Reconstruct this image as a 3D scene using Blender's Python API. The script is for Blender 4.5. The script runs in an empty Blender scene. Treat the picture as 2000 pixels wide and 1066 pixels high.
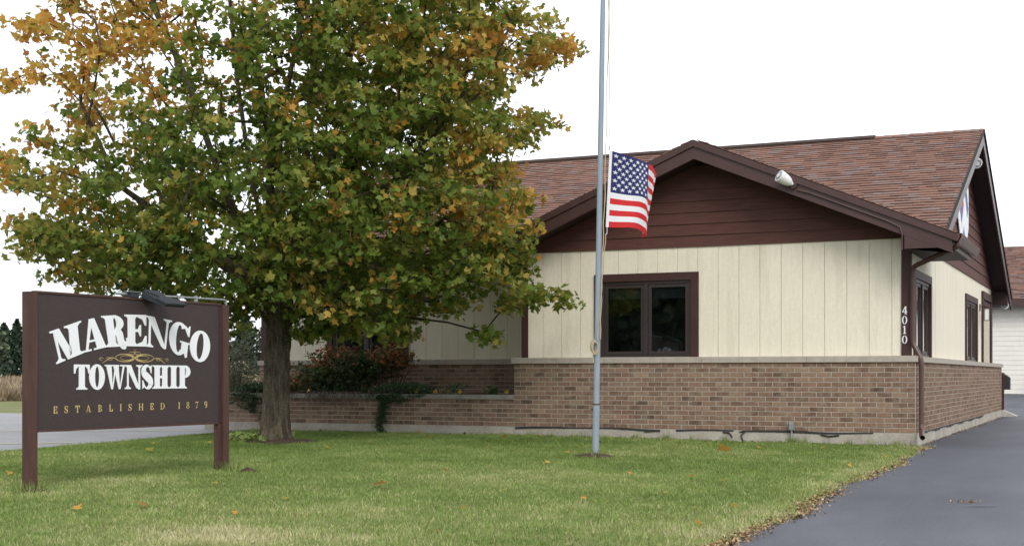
import bpy, math, random
import numpy as np
from mathutils import Vector, Matrix
random.seed(7); rng = np.random.default_rng(7)
sc = bpy.context.scene
R = math.radians

# ------------------------------------------------------------------ camera
AZ = 0.42626
cam = bpy.data.cameras.new('camera'); camo = bpy.data.objects.new('camera', cam)
sc.collection.objects.link(camo); sc.camera = camo
camo.location = (2.567, -18.624, 0.7665)
camo.rotation_euler = (R(90), 0, AZ)
cam.sensor_width = 36; cam.lens = 47.67; cam.shift_y = 0.1000
cam.clip_start = 0.1; cam.clip_end = 3000
# ------------------------------------------------------------------ sky and sun
SUN_EL, SUN_AZ = R(38), R(140)      # azimuth clockwise from +Y
w = bpy.data.worlds.new('World'); sc.world = w; w.use_nodes = True
nt = w.node_tree; nt.nodes.clear()
out = nt.nodes.new('ShaderNodeOutputWorld'); bg = nt.nodes.new('ShaderNodeBackground')
sky = nt.nodes.new('ShaderNodeTexSky'); sky.sky_type = 'NISHITA'; sky.sun_disc = False
sky.sun_elevation = SUN_EL; sky.sun_rotation = SUN_AZ
tc = nt.nodes.new('ShaderNodeTexCoord'); mp = nt.nodes.new('ShaderNodeMapping'); mp.inputs['Scale'].default_value = (1, 1, 3.2)
nz = nt.nodes.new('ShaderNodeTexNoise'); nz.inputs['Scale'].default_value = 2.3; nz.inputs['Detail'].default_value = 5
rp = nt.nodes.new('ShaderNodeValToRGB'); rp.color_ramp.elements[0].position = .36; rp.color_ramp.elements[0].color = (.62, .62, .62, 1)
rp.color_ramp.elements[1].position = .58; rp.color_ramp.elements[1].color = (1, 1, 1, 1)
mx = nt.nodes.new('ShaderNodeMix'); mx.data_type = 'RGBA'
# overcast: brighter overhead than at the horizon
sx = nt.nodes.new('ShaderNodeSeparateXYZ'); nt.links.new(tc.outputs['Generated'], sx.inputs[0])
hr = nt.nodes.new('ShaderNodeMapRange'); hr.inputs[1].default_value = 0.0; hr.inputs[2].default_value = .9; hr.inputs[3].default_value = 0; hr.inputs[4].default_value = 1
nt.links.new(sx.outputs['Z'], hr.inputs[0])
cm = nt.nodes.new('ShaderNodeMix'); cm.data_type = 'RGBA'; cm.inputs[6].default_value = (10.2, 10.4, 10.7, 1); cm.inputs[7].default_value = (12.0, 12.1, 12.3, 1)
n2_ = nt.nodes.new('ShaderNodeTexNoise'); n2_.inputs['Scale'].default_value = 1.5; n2_.inputs['Detail'].default_value = 6; nt.links.new(mp.outputs[0], n2_.inputs['Vector'])
r2_ = nt.nodes.new('ShaderNodeMapRange'); r2_.inputs[1].default_value = .36; r2_.inputs[2].default_value = .58; nt.links.new(n2_.outputs['Fac'], r2_.inputs[0])
cg = nt.nodes.new('ShaderNodeMix'); cg.data_type = 'RGBA'; cg.inputs[6].default_value = (5.2, 5.4, 5.7, 1); nt.links.new(r2_.outputs[0], cg.inputs[0])
nt.links.new(hr.outputs[0], cm.inputs[0]); nt.links.new(cm.outputs[2], cg.inputs[7]); nt.links.new(cg.outputs[2], mx.inputs[7])
nt.links.new(tc.outputs['Generated'], mp.inputs['Vector']); nt.links.new(mp.outputs[0], nz.inputs['Vector'])
nt.links.new(nz.outputs['Fac'], rp.inputs['Fac']); nt.links.new(rp.outputs['Color'], mx.inputs[0])
nt.links.new(sky.outputs[0], mx.inputs[6]); nt.links.new(mx.outputs[2], bg.inputs['Color'])
bg.inputs['Strength'].default_value = 0.1
nt.links.new(bg.outputs[0], out.inputs[0])
sun = bpy.data.lights.new('sun', 'SUN'); suno = bpy.data.objects.new('sun', sun); sc.collection.objects.link(suno)
sun.energy = 1.1; sun.angle = R(25); sun.color = (1, .96, .9)
sd = Vector((math.sin(SUN_AZ)*math.cos(SUN_EL), math.cos(SUN_AZ)*math.cos(SUN_EL), math.sin(SUN_EL)))
suno.rotation_euler = (-sd).to_track_quat('-Z', 'Y').to_euler()
suno.location = (10, -30, 30)
sc.view_settings.view_transform = 'Standard'; sc.view_settings.look = 'None'
sc.view_settings.gamma = 1; sc.view_settings.use_curve_mapping = False
sc.view_settings.exposure = 0.76

# ------------------------------------------------------------------ materials
def mat(name, c1, c2=None, scale=8, rough=.7, bump=0, bscale=None, stretch=(1, 1, 1), ramp=None, spec=.3,
        var=0.0, detail=4, speck=0, sscale=70, c3=None, c3pos=.62, c3scale=2, trans=0, metal=0, bdist=.01):
    m = bpy.data.materials.new(name); m.use_nodes = True
    n = m.node_tree.nodes; l = m.node_tree.links; b = n['Principled BSDF']
    b.inputs['Roughness'].default_value = rough; b.inputs['Specular IOR Level'].default_value = spec
    b.inputs['Metallic'].default_value = metal
    g = n.new('ShaderNodeNewGeometry'); mpn = n.new('ShaderNodeMapping'); mpn.inputs['Scale'].default_value = stretch
    l.new(g.outputs['Position'], mpn.inputs['Vector'])
    def noise(s, d=detail):
        q = n.new('ShaderNodeTexNoise'); q.inputs['Scale'].default_value = s; q.inputs['Detail'].default_value = d
        q.inputs['Roughness'].default_value = .6
        l.new(mpn.outputs[0], q.inputs['Vector']); return q.outputs['Fac']
    def mixc(f, a, bb, blend='MIX'):
        q = n.new('ShaderNodeMix'); q.data_type = 'RGBA'; q.blend_type = blend
        for s, v in ((0, f), (6, a), (7, bb)):
            if hasattr(v, 'links') or isinstance(v, bpy.types.NodeSocket): l.new(v, q.inputs[s])
            else: q.inputs[s].default_value = v if s == 0 else (*v, 1)
        return q.outputs[2]
    def rmp(f, lo, hi):
        q = n.new('ShaderNodeMapRange'); q.inputs[1].default_value = lo; q.inputs[2].default_value = hi
        l.new(f, q.inputs[0]); return q.outputs[0]
    if ramp:
        at = n.new('ShaderNodeAttribute'); at.attribute_name = 'tone'
        cr = n.new('ShaderNodeValToRGB'); e = cr.color_ramp.elements
        while len(e) < len(ramp): e.new(.5)
        for i, (p, c) in enumerate(ramp): e[i].position = p; e[i].color = (*c, 1)
        l.new(at.outputs['Fac'], cr.inputs['Fac']); col = cr.outputs['Color']
        if c2: col = mixc(rmp(noise(scale), .42, .68), col, c2)
    elif c2: col = mixc(rmp(noise(scale), .35, .65), c1, c2)
    else: col = mixc(0.0, c1, c1)
    if c3: col = mixc(rmp(noise(c3scale), c3pos, c3pos+.08), col, c3)
    if speck:
        q = n.new('ShaderNodeTexNoise'); q.inputs['Scale'].default_value = sscale; q.inputs['Detail'].default_value = 2; l.new(g.outputs['Position'], q.inputs['Vector'])
        col = mixc(1.0, col, mixc(rmp(q.outputs['Fac'], .3, .7), (1-speck,)*3, (1+speck,)*3), 'MULTIPLY')
    if var:
        f = rmp(noise(scale*3.1), .25, .75)
        lo, hi = 1-var, 1+var
        col = mixc(1.0, col, mixc(f, (lo,)*3, (hi,)*3), 'MULTIPLY')
    l.new(col, b.inputs['Base Color'])
    if bump:
        bn = n.new('ShaderNodeBump'); bn.inputs['Strength'].default_value = bump; bn.inputs['Distance'].default_value = bdist
        l.new(noise(bscale or scale*4), bn.inputs['Height']); l.new(bn.outputs[0], b.inputs['Normal'])
    if trans:
        tr = n.new('ShaderNodeBsdfTranslucent'); l.new(col, tr.inputs['Color'])
        ms = n.new('ShaderNodeMixShader'); ms.inputs[0].default_value = trans
        l.new(b.outputs[0], ms.inputs[1]); l.new(tr.outputs[0], ms.inputs[2])
        l.new(ms.outputs[0], n['Material Output'].inputs['Surface'])
    return m

M = {}
M['brick'] = mat('brick', None, (.25, .185, .13), 7, .9, .5, 90, ramp=[(0, (.098, .063, .045)), (.3, (.160, .097, .069)), (.6, (.222, .136, .096)), (.85, (.255, .160, .113)), (1, (.32, .228, .158))], var=.22, c3=(.52, .46, .40), c3pos=.70, c3scale=16, spec=.2)
M['mortar'] = mat('mortar', (.43, .375, .32), (.36, .315, .27), 14, .95, .4, 160)
M['stone'] = mat('cut_stone', (.43, .385, .33), (.36, .32, .275), 10, .9, .3, 120)
M['capstone'] = mat('cap_stone', (.30, .285, .25), (.22, .21, .19), 9, .9, .3, 120)
M['concrete'] = mat('concrete', (.43, .405, .35), (.33, .30, .255), 3.2, .95, .4, 60, c3=(.24, .215, .18), c3pos=.62, c3scale=2.1, speck=.1, sscale=40)
M['tar'] = mat('tar', (.035, .035, .036), rough=.6)
M['cream'] = mat('cream_siding', (.78, .73, .60), (.735, .685, .555), 7, .75, .35, 40, stretch=(4, 4, .35), var=.05, c3=(.70, .645, .52), c3pos=.58, c3scale=.9, speck=.03, sscale=30)
M['brown'] = mat('brown_siding', (.108, .044, .034), (.082, .034, .027), 5, .7, .35, 30, stretch=(.5, .5, 6), var=.16)
M['trim'] = mat('brown_trim', (.060, .027, .024), (.050, .022, .020), 6, .55, .12, 60)
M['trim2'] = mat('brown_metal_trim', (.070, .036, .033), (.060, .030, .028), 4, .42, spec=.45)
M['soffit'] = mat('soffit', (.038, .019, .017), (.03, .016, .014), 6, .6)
M['gutter'] = mat('gutter_metal', (.085, .040, .034), (.075, .036, .031), 4, .35, spec=.5)
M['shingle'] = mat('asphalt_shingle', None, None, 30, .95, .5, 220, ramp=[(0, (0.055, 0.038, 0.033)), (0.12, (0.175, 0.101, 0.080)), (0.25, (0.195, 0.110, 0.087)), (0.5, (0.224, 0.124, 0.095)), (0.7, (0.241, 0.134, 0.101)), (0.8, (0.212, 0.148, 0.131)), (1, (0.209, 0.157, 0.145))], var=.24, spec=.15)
M['shingle_edge'] = mat('drip_edge', (.02, .017, .017), rough=.8)
M['sash'] = mat('window_sash', (.040, .030, .028), (.035, .027, .025), 5, .4, spec=.4)
M['room'] = mat('dark_room', (.13, .14, .125), rough=.95)
M['blind'] = mat('blind', (.34, .36, .38), (.30, .32, .34), 6, .6)
M['bark'] = mat('bark', (.135, .115, .080), (.055, .045, .032), 14, .95, 1.0, 30, stretch=(1, 1, .30), c3=(.118, .112, .040), c3pos=.56, c3scale=2.6, bdist=.03, speck=.28, sscale=34)
M['twig'] = mat('twig_bark', (.075, .06, .052), (.05, .04, .034), 12, .9)
LEAF = [(0, (.066, .118, .020)), (.18, (.130, .198, .030)), (.36, (.205, .255, .048)), (.5, (.285, .285, .062)), (.62, (.43, .335, .07)), (.76, (.59, .355, .07)), (.9, (.56, .26, .055)), (1, (.36, .155, .055))]
M['leaf'] = mat('maple_leaf', None, None, 18, .55, .0, ramp=LEAF, var=.18, spec=.3, trans=.45)
M['post'] = mat('sign_post_paint', (.092, .044, .035), (.062, .031, .026), 6, .6, .2, 60, stretch=(3, 3, .4))
M['panel'] = mat('sign_panel_paint', (.054, .039, .039), (.045, .033, .033), 30, .5, .08, 300)
M['white'] = mat('white_paint', (.80, .82, .85), rough=.5)
M['gold'] = mat('gold_paint', (.58, .44, .19), (.48, .36, .15), 40, .45)
M['galv'] = mat('galvanised_steel', (.36, .38, .40), (.28, .30, .32), 20, .4, metal=.4, spec=.5)
M['lamp'] = mat('lamp_housing', (.034, .039, .046), rough=.6, spec=.25)
M['lampwhite'] = mat('lamp_white', (.72, .73, .72), rough=.4)
M['pole'] = mat('pole_paint', (.27, .32, .375), (.23, .275, .325), 5, .45, spec=.4, stretch=(3, 3, .6), c3=(.19, .21, .24), c3pos=.68, c3scale=5)
M['rope'] = mat('rope', (.48, .40, .27), (.40, .33, .22), 90, .9)
M['rust'] = mat('rust', (.06, .028, .018), rough=.9)
M['red'] = mat('flag_red', (.60, .026, .030), rough=.7, trans=.25)
M['flagwhite'] = mat('flag_white', (.80, .80, .83), rough=.7, trans=.25)
M['navy'] = mat('flag_blue', (.018, .026, .125), rough=.7, trans=.2)
M['blue'] = mat('quilt_blue', (.10, .14, .34), rough=.6)
M['quiltred'] = mat('quilt_red', (.45, .12, .10), rough=.6)
M['lapwhite'] = mat('white_lap', (.74, .71, .66), (.70, .67, .62), 4, .6)
M['soil'] = mat('soil', (.075, .045, .03), (.05, .033, .022), 8, 1, .6, 50)
M['lawn'] = mat('lawn', (.125, .150, .045), (.18, .18, .075), 2.2, 1, .5, 60, var=.25)
M['ground'] = mat('rough_grass', (.125, .145, .045), (.17, .165, .07), .35, 1, .3, 6, var=.2)
M['asphalt'] = mat('asphalt', (.044, .049, .064), (.088, .095, .118), .42, .62, .25, 180, stretch=(1.5, .55, 1), var=.12, spec=.4, detail=7, speck=.22, sscale=55)
M['oldasphalt'] = mat('old_asphalt', (.225, .225, .235), (.26, .26, .268), 1.5, .7, .2, 150, var=.08, spec=.35)
M['yellow'] = mat('line_paint', (.60, .52, .33), (.45, .40, .28), 6, .8)
M['grass'] = mat('grass_blade', None, None, 1.1, .6, ramp=[(0, (.090, .155, .026)), (.35, (.178, .258, .064)), (.6, (.27, .335, .105)), (.8, (.42, .42, .20)), (1, (.54, .49, .30))], var=.14, spec=.25, trans=.25)
M['straw'] = mat('dry_grass', None, None, 1.1, .8, ramp=[(0, (.16, .12, .075)), (.6, (.30, .235, .155)), (1, (.46, .37, .24))], trans=.2)
M['litter'] = mat('leaf_litter', None, None, 5, .9, ramp=[(0, (.07, .04, .022)), (.4, (.20, .115, .055)), (.75, (.36, .235, .13)), (1, (.50, .38, .22))])
M['shrub'] = mat('shrub_leaf', None, None, 9, .6, ramp=[(0, (.032, .056, .022)), (.3, (.062, .098, .034)), (.55, (.11, .14, .05)), (.72, (.25, .16, .055)), (.85, (.40, .115, .06)), (1, (.46, .15, .08))], var=.2, trans=.3)
M['juniper'] = mat('juniper', None, None, 9, .7, ramp=[(0, (.022, .048, .020)), (.6, (.052, .095, .036)), (1, (.10, .14, .06))], var=.2, trans=.2)
M['vine'] = mat('dry_vine', (.10, .075, .062), (.15, .12, .10), 20, .9)
M['conifer'] = mat('far_conifer', None, None, 1, .8, ramp=[(0, (.018, .034, .022)), (.6, (.034, .056, .034)), (1, (.075, .098, .055))], trans=.1)
M['fartree'] = mat('far_tree_leaf', None, None, 1, .8, ramp=[(0, (.05, .075, .045)), (.6, (.10, .125, .075)), (1, (.19, .19, .12))], trans=.15)
def glass():
    m = bpy.data.materials.new('window_glass'); m.use_nodes = True; n = m.node_tree.nodes; l = m.node_tree.links
    n.remove(n['Principled BSDF'])
    t = n.new('ShaderNodeBsdfTransparent'); t.inputs[0].default_value = (.62, .66, .66, 1)
    g = n.new('ShaderNodeBsdfGlossy'); g.inputs['Roughness'].default_value = .02; g.inputs[0].default_value = (.95, .95, .95, 1)
    f = n.new('ShaderNodeFresnel'); f.inputs[0].default_value = 1.52
    mm = n.new('ShaderNodeMath'); mm.operation = 'MULTIPLY'; mm.inputs[1].default_value = 1.7; mm.use_clamp = True
    s = n.new('ShaderNodeMixShader')
    l.new(f.outputs[0], mm.inputs[0]); l.new(mm.outputs[0], s.inputs[0]); l.new(t.outputs[0], s.inputs[1]); l.new(g.outputs[0], s.inputs[2])
    l.new(s.outputs[0], n['Material Output'].inputs['Surface'])
    return m
M['glass'] = glass()

# ------------------------------------------------------------------ helpers
class MB:
    def __init__(s): s.v = []; s.f = []; s.t = []
    def poly(s, pts, tone=0):
        b = len(s.v); s.v += [tuple(p) for p in pts]; s.f.append(tuple(range(b, b+len(pts)))); s.t.append(tone); return s
    def hexa(s, p, tone=0):      # p: 8 corners, bottom 4 ccw then top 4
        b = len(s.v); s.v += [tuple(q) for q in p]
        for f in ((0, 3, 2, 1), (4, 5, 6, 7), (0, 1, 5, 4), (1, 2, 6, 5), (2, 3, 7, 6), (3, 0, 4, 7)):
            s.f.append(tuple(b+i for i in f)); s.t.append(tone)
        return s
    def box(s, x0, x1, y0, y1, z0, z1, tone=0):
        return s.hexa([(x0, y0, z0), (x1, y0, z0), (x1, y1, z0), (x0, y1, z0), (x0, y0, z1), (x1, y0, z1), (x1, y1, z1), (x0, y1, z1)], tone)
    def prism(s, pts, d, tone=0):   # planar polygon extruded by vector d
        b = len(s.v); n = len(pts); d = Vector(d)
        s.v += [tuple(p) for p in pts] + [tuple(Vector(p)+d) for p in pts]
        s.f.append(tuple(range(b, b+n))); s.f.append(tuple(range(b+2*n-1, b+n-1, -1))); s.t += [tone]*2
        for i in range(n):
            j = (i+1) % n; s.f.append((b+i, b+n+i, b+n+j, b+j)); s.t.append(tone)
        return s
    def tube(s, pts, r, seg=8, tone=0, cap=True):
        pts = [Vector(p) for p in pts]; n = len(pts); b = len(s.v)
        rr = r if isinstance(r, (list, tuple)) else [r]*n
        up = Vector((0, 0, 1)); prev = None
        for i, p in enumerate(pts):
            d = (pts[min(i+1, n-1)]-pts[max(i-1, 0)]); d = d.normalized() if d.length > 1e-9 else Vector((0, 0, 1))
            if prev is None:
                a = d.cross(up if abs(d.z) < .9 else Vector((1, 0, 0))).normalized()
            else:
                a = (prev - d*prev.dot(d)); a = a.normalized() if a.length > 1e-6 else d.orthogonal().normalized()
            prev = a; c = d.cross(a)
            for k in range(seg):
                t = 2*math.pi*k/seg; s.v.append(tuple(p + (a*math.cos(t)+c*math.sin(t))*rr[i]))
        for i in range(n-1):
            for k in range(seg):
                k2 = (k+1) % seg
                s.f.append((b+i*seg+k, b+i*seg+k2, b+(i+1)*seg+k2, b+(i+1)*seg+k)); s.t.append(tone)
        if cap:
            s.f.append(tuple(b+k for k in range(seg))[::-1]); s.f.append(tuple(b+(n-1)*seg+k for k in range(seg))); s.t += [tone]*2
        return s
    def mesh(s, name):
        me = bpy.data.meshes.new(name); me.from_pydata(s.v, [], s.f)
        at = me.attributes.new('tone', 'FLOAT', 'FACE'); at.data.foreach_set('value', np.array(s.t, dtype=np.float32))
        me.update(); return me
    def build(s, name, m, parent=None, smooth=False, **kw):
        me = s.mesh(name); me.materials.append(m)
        if smooth: me.polygons.foreach_set('use_smooth', np.array([len(p.vertices) <= 4 for p in me.polygons], dtype=bool))
        return put(name, me, parent, **kw)

def fastmesh(name, co, tris, tone, m, domain='POINT'):
    me = bpy.data.meshes.new(name); co = np.asarray(co, np.float32); tris = np.asarray(tris, np.int32)
    me.vertices.add(len(co)); me.vertices.foreach_set('co', co.ravel())
    me.loops.add(tris.size); me.loops.foreach_set('vertex_index', tris.ravel())
    me.polygons.add(len(tris)); me.polygons.foreach_set('loop_start', np.arange(0, tris.size, 3, dtype=np.int32))
    at = me.attributes.new('tone', 'FLOAT', domain); at.data.foreach_set('value', np.asarray(tone, np.float32))
    me.update(calc_edges=True); me.materials.append(m); return me

def put(name, me, parent=None, loc=None, rot=None, label=None, cat=None, group=None, kind=None):
    o = bpy.data.objects.new(name, me); sc.collection.objects.link(o)
    if parent is not None:
        o.parent = parent
        if parent.get('is_root'): o.matrix_parent_inverse = Matrix.Translation(-Vector(parent['is_root']))
    if loc is not None: o.location = loc
    if rot is not None: o.rotation_euler = rot
    for k, v in (('label', label), ('category', cat), ('group', group), ('kind', kind)):
        if v: o[k] = v
    return o
def thing(name, label, cat, loc, group=None):
    o = put(name, None, None, loc=loc, label=label, cat=cat, group=group); o['is_root'] = [float(c) for c in loc]; return o

FW = Vector((-math.sin(AZ), math.cos(AZ), 0)); RT = Vector((math.cos(AZ), math.sin(AZ), 0)); CAM = Vector(camo.location)
AX = [(-900, -.13), (-5, -.13), (0, -.177), (8, -.2), (900, -.2)]
BY = [(-900, -.45), (-40, -.42), (-19, -.27), (0, 0), (14, .03), (20, .2), (26, .37), (60, .5), (900, .55)]
def zg(x, y):
    return np.interp(x, [a for a, _ in AX], [b for _, b in AX]) + np.interp(y, [a for a, _ in BY], [b for _, b in BY])
def sheet(name, xs, ys, dz, m, kind='structure', edge=None, **kw):
    xs = sorted(set(list(xs) + [a for a, _ in AX if xs[0] < a < xs[-1]])); ys = sorted(set(list(ys) + [a for a, _ in BY if ys[0] < a < ys[-1]]))
    mb = MB(); nx = len(xs)
    for y in ys:
        for i, x in enumerate(xs):
            xx = x + (edge(y) if edge and i == 0 else 0)
            mb.v.append((xx, y, float(zg(xx, y))+dz))
    for j in range(len(ys)-1):
        for i in range(nx-1):
            a = j*nx+i; mb.f.append((a, a+1, a+nx+1, a+nx)); mb.t.append(0)
    return mb.build(name, m, kind=kind, **kw)

# ------------------------------------------------------------------ the setting
sheet('ground', [-900, 900], [-900, 900], -.016, M['ground'])
sheet('lawn', [-10.6, .32], [-16.2, .3], -.006, M['lawn'])
def dedge(y): return .05*math.sin(y*1.3)+.03*math.sin(y*3.7+1)+.02*math.sin(y*9.1)
sheet('driveway', [.2, 5, 9.5], list(np.arange(-19, -.1, .25))+[0], .0, M['asphalt'], edge=dedge)
sheet('back_driveway', [.004, 9.5], [0.004, 14, 26.2], .0, M['asphalt'])
sheet('rear_yard', [-14, 0.003], [14.2, 26.2], .0, M['asphalt'])
sheet('parking_lot', [-29, -10.62], [-16, 5.6], .0, M['oldasphalt'])
sheet('road', [-300, 300], [-27, -19.4], .002, M['oldasphalt'])
# dark sealer streaks on the driveway, and clippings
def streak(x, y, ln, wd, ang, m, name, label):
    mb = MB(); k = 6; pts = []
    for i in range(k+1):
        t = i/k-.5; px_ = x+ln*t*math.cos(ang)+.02*math.sin(i*2.1); py_ = y+ln*t*math.sin(ang); hw = wd*(1-(2*t)**2)*.5+.002
        pts.append(((px_-hw*math.sin(ang), py_+hw*math.cos(ang)), (px_+hw*math.sin(ang), py_-hw*math.cos(ang))))
    for (a, b), (c, d) in zip(pts[:-1], pts[1:]): mb.poly([(q[0], q[1], float(zg(*q))+.0045) for q in (b, d, c, a)])
    mb.build(name, m, label=label, kind='structure')
for a in ((2.4, -8.2, .55, .035, .2), (3.1, -8.5, .25, .03, .3), (3.6, -6.0, .5, .035, .2), (4.6, -6.1, .6, .04, .1), (1.5, -7.2, .35, .02, .5)): streak(*a, M['tar'], 'sealer_streak', 'dark sealer streak on the driveway')
# parking lines
def gline(name, p, q, wd, label):
    p = Vector(p); q = Vector(q); d = (q-p).normalized(); nn = Vector((-d.y, d.x, 0))*wd/2; mb = MB()
    k = 8
    for i in range(k):
        a = p.lerp(q, i/k); b = p.lerp(q, (i+1)/k)
        mb.poly([Vector((v.x, v.y, float(zg(v.x, v.y))+.006)) for v in (a-nn, b-nn, b+nn, a+nn)])
    return mb.build(name, M['yellow'], label=label, kind='structure')
gline('parking_line', (-11.0, -3.8, 0), (-17.5, -7.6, 0), .1, 'pale yellow line nearest the lawn on the parking lot')
gline('parking_line', (-11.1, -.35, 0), (-20.5, -4.4, 0), .1, 'pale yellow line farther back on the parking lot')

# dirt patches (soil showing through)
def dirt(name, cx, cy, rx, ry, label):
    mb = MB(); n = 26; top = []
    for i in range(n):
        t = 2*math.pi*i/n; r = 1+.18*math.sin(3*t+cx)+.12*math.sin(7*t+cy)
        x = cx+rx*r*math.cos(t); y = cy+ry*r*math.sin(t); top.append((x, y, float(zg(x, y))+.004))
    c = (cx, cy, float(zg(cx, cy))+.05)
    for i in range(n): mb.poly([c, top[i], top[(i+1) % n]])
    return mb.build(name, M['soil'], label=label, kind='structure', smooth=True)
TX, TY = -8.44, -2.47
dirt('soil_patch', TX+.12, TY-.1, .62, .48, 'bare brown soil round the maple trunk')
dirt('soil_patch', -3.22, -3.46, .24, .2, 'bare brown soil round the flagpole foot')
dirt('soil_patch', -6.25, -9.47, .14, .10, 'bare soil at the near sign post')
dirt('soil_patch', -5.75, -6.95, .10, .08, 'bare soil beside the far sign post')

# ------------------------------------------------------------------ house
HB = 14*.0677; W = 5.85; LS = 13.42; YS = 1.5; XL = -11.5
house = thing('office_building', 'low brick and cream building with brown gables and brown shingle roof', 'building', (-3, 4, -.15))
# foundation
mb = MB(); mb.box(-W+.002, 0.012, -.012, .25, -.5, -.004); mb.box(-.25, .012, .25, LS+.02, -.5, -.004)
mb.box(XL, -W, YS-.01, YS+.25, -.5, .3); mb.box(XL, XL+.2, YS+.25, 12.2, -.5, .3); mb.box(XL, -.25, 12.2, 12.4, -.5, .3)
fnd = mb.build('foundation', M['concrete'], house)
MB().prism([(-.08, LS+.02, -.35), (.012, LS+.02, -.006), (.3, LS+.25, -.14), (.3, LS+.25, -.35)], (0, .5, 0)).build('foundation_flare', M['concrete'], house)
# tar strip peeling over the foundation
mb = MB()
def wob(x): return -.012+.006*math.sin(x*2.3)-.006*math.sin(x*5.1+1)
xs = np.arange(-W+.02, -.5, .12)
for a, b in zip(xs[:-1], xs[1:]):
    if -3.55 < a < -3.35 or -2.58 < a < -2.36: continue
    h = .011+.008*math.sin(a*3.1+.5)
    mb.hexa([(a, -.02, wob(a)-h), (b, -.02, wob(b)-h), (b, -.013, wob(b)-h), (a, -.013, wob(a)-h), (a, -.02, wob(a)+.014), (b, -.02, wob(b)+.014), (b, -.013, wob(b)+.014), (a, -.013, wob(a)+.014)])
mb.build('tar_strip', M['tar'], fnd, kind='stuff')
for p in ([(-2.62, -.02, -.03), (-2.53, -.025, -.035), (-2.5, -.025, -.07), (-2.49, -.02, -.10)], [(-2.38, -.02, -.02), (-2.30, -.025, -.02), (-2.36, -.025, -.07), (-2.33, -.025, -.15)], [(-1.25, -.02, -.04), (-1.15, -.024, -.06), (-1.0, -.024, -.045)], [(-3.62, -.02, -.02), (-3.7, -.024, -.035), (-3.78, -.024, -.04)]):
    MB().tube(p, .011, 5).build('tar_strip', M['tar'], fnd)
for y in np.arange(.8, 9, .35): MB().box(.013, .02, y, y+.27, -.03-.012*math.sin(y*4), .0).build('tar_strip', M['tar'], fnd)

# brick walls: mortar backing, then bricks
wains = MB()
wains.box(-W, .0035, -.0035, .09, -.003, HB); wains.box(-.09, .0035, .09, LS, -.003, HB)
wains.box(XL, -W, YS-.0035, YS+.09, .3, HB); wains.box(-W, -W+.09, .09, YS+.05, -.003, HB); wains.box(XL, XL+.09, YS+.09, 12.2, .3, HB)
wains = wains.build('brick_wall', M['mortar'], house)
BL_, BH_, BJ = .1893, .0567, .2
NV = 14
def brick_mesh(i, l, name='brick'):
    m_ = MB(); c = .0025; h = BH_/2; a = l/2; t = (i+.5)/NV
    o = [(-a, -h), (a, -h), (a, h), (-a, h)]; q = [(-a+c, -h+c), (a-c, -h+c), (a-c, h-c), (-a+c, h-c)]
    y0, y1 = .012, -.0085
    base = len(m_.v); m_.v += [(x, y0, z) for x, z in o]+[(x, y1+c, z) for x, z in o]+[(x, y1, z) for x, z in q]
    m_.f.append((8, 9, 10, 11)); m_.t.append(t)
    for k in range(4):
        k2 = (k+1) % 4; m_.f += [(k, k2, 4+k2, 4+k), (4+k, 4+k2, 8+k2, 8+k)]; m_.t += [t, t]
    me = m_.mesh(name); me.materials.append(M['brick']); return me
full = [brick_mesh(i, BL_) for i in range(NV)]; half = [brick_mesh(i, BL_/2-.005) for i in range(NV)]
def tone_i(): return min(NV-1, max(0, int(rng.beta(1.7, 1.6)*NV)))
def layout(a0, a1, z0, nc, off=0):
    r_ = []
    for c in range(nc):
        z = z0+c*.0677+.0677/2; x = a0
        first = (c+off) % 2
        if first: r_.append((x+BJ/4, z, 'h')); x += BJ/2
        while x+BJ <= a1+.03: r_.append((x+BJ/2, z, 'f')); x += BJ
        if x+BJ/2 <= a1+.03: r_.append((x+BJ/4, z, 'h'))
    return r_
allb = []    # (pos, rotz, kind, tone)
for x, z, k in layout(0, 5.8, 0, 14): allb.append(((-x*W/5.8, 0, z), 0, k))
for y, z, k in layout(0.012, LS, 0, 14, 1): allb.append(((0, y, z), math.pi/2, k))
for x, z, k in layout(XL, -W, HB-9*.0677, 9): allb.append(((x, YS, z), 0, k))
def pxarea(p, rz):
    d = Vector(p)-CAM; n_ = Vector((math.sin(rz), -math.cos(rz), 0)); return abs(d.normalized().dot(n_))/d.length**2
allb.sort(key=lambda q: -pxarea(q[0], q[1])*(1 if q[2] == 'f' else .5))
rest = MB()
for i, (p, rz, k) in enumerate(allb):
    me = (full if k == 'f' else half)[tone_i()]
    jit = random.uniform(-.0015, .0015)
    if i < 300:
        put('brick', me, wains, loc=(p[0]+math.sin(rz)*jit, p[1]+math.cos(rz)*jit, p[2]), rot=(random.uniform(-.01, .01), 0, rz+random.uniform(-.006, .006)))
    else:
        c, s = math.cos(rz), math.sin(rz); b = len(rest.v)
        rest.v += [(v.co.x*c-v.co.y*s+p[0], v.co.x*s+v.co.y*c+p[1]+jit, v.co.z+p[2]) for v in me.vertices]
        tn = me.attributes['tone'].data[0].value
        for f in me.polygons: rest.f.append(tuple(b+j for j in f.vertices)); rest.t.append(tn)
rest.build('bricks', M['brick'], wains, kind='stuff')
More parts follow.
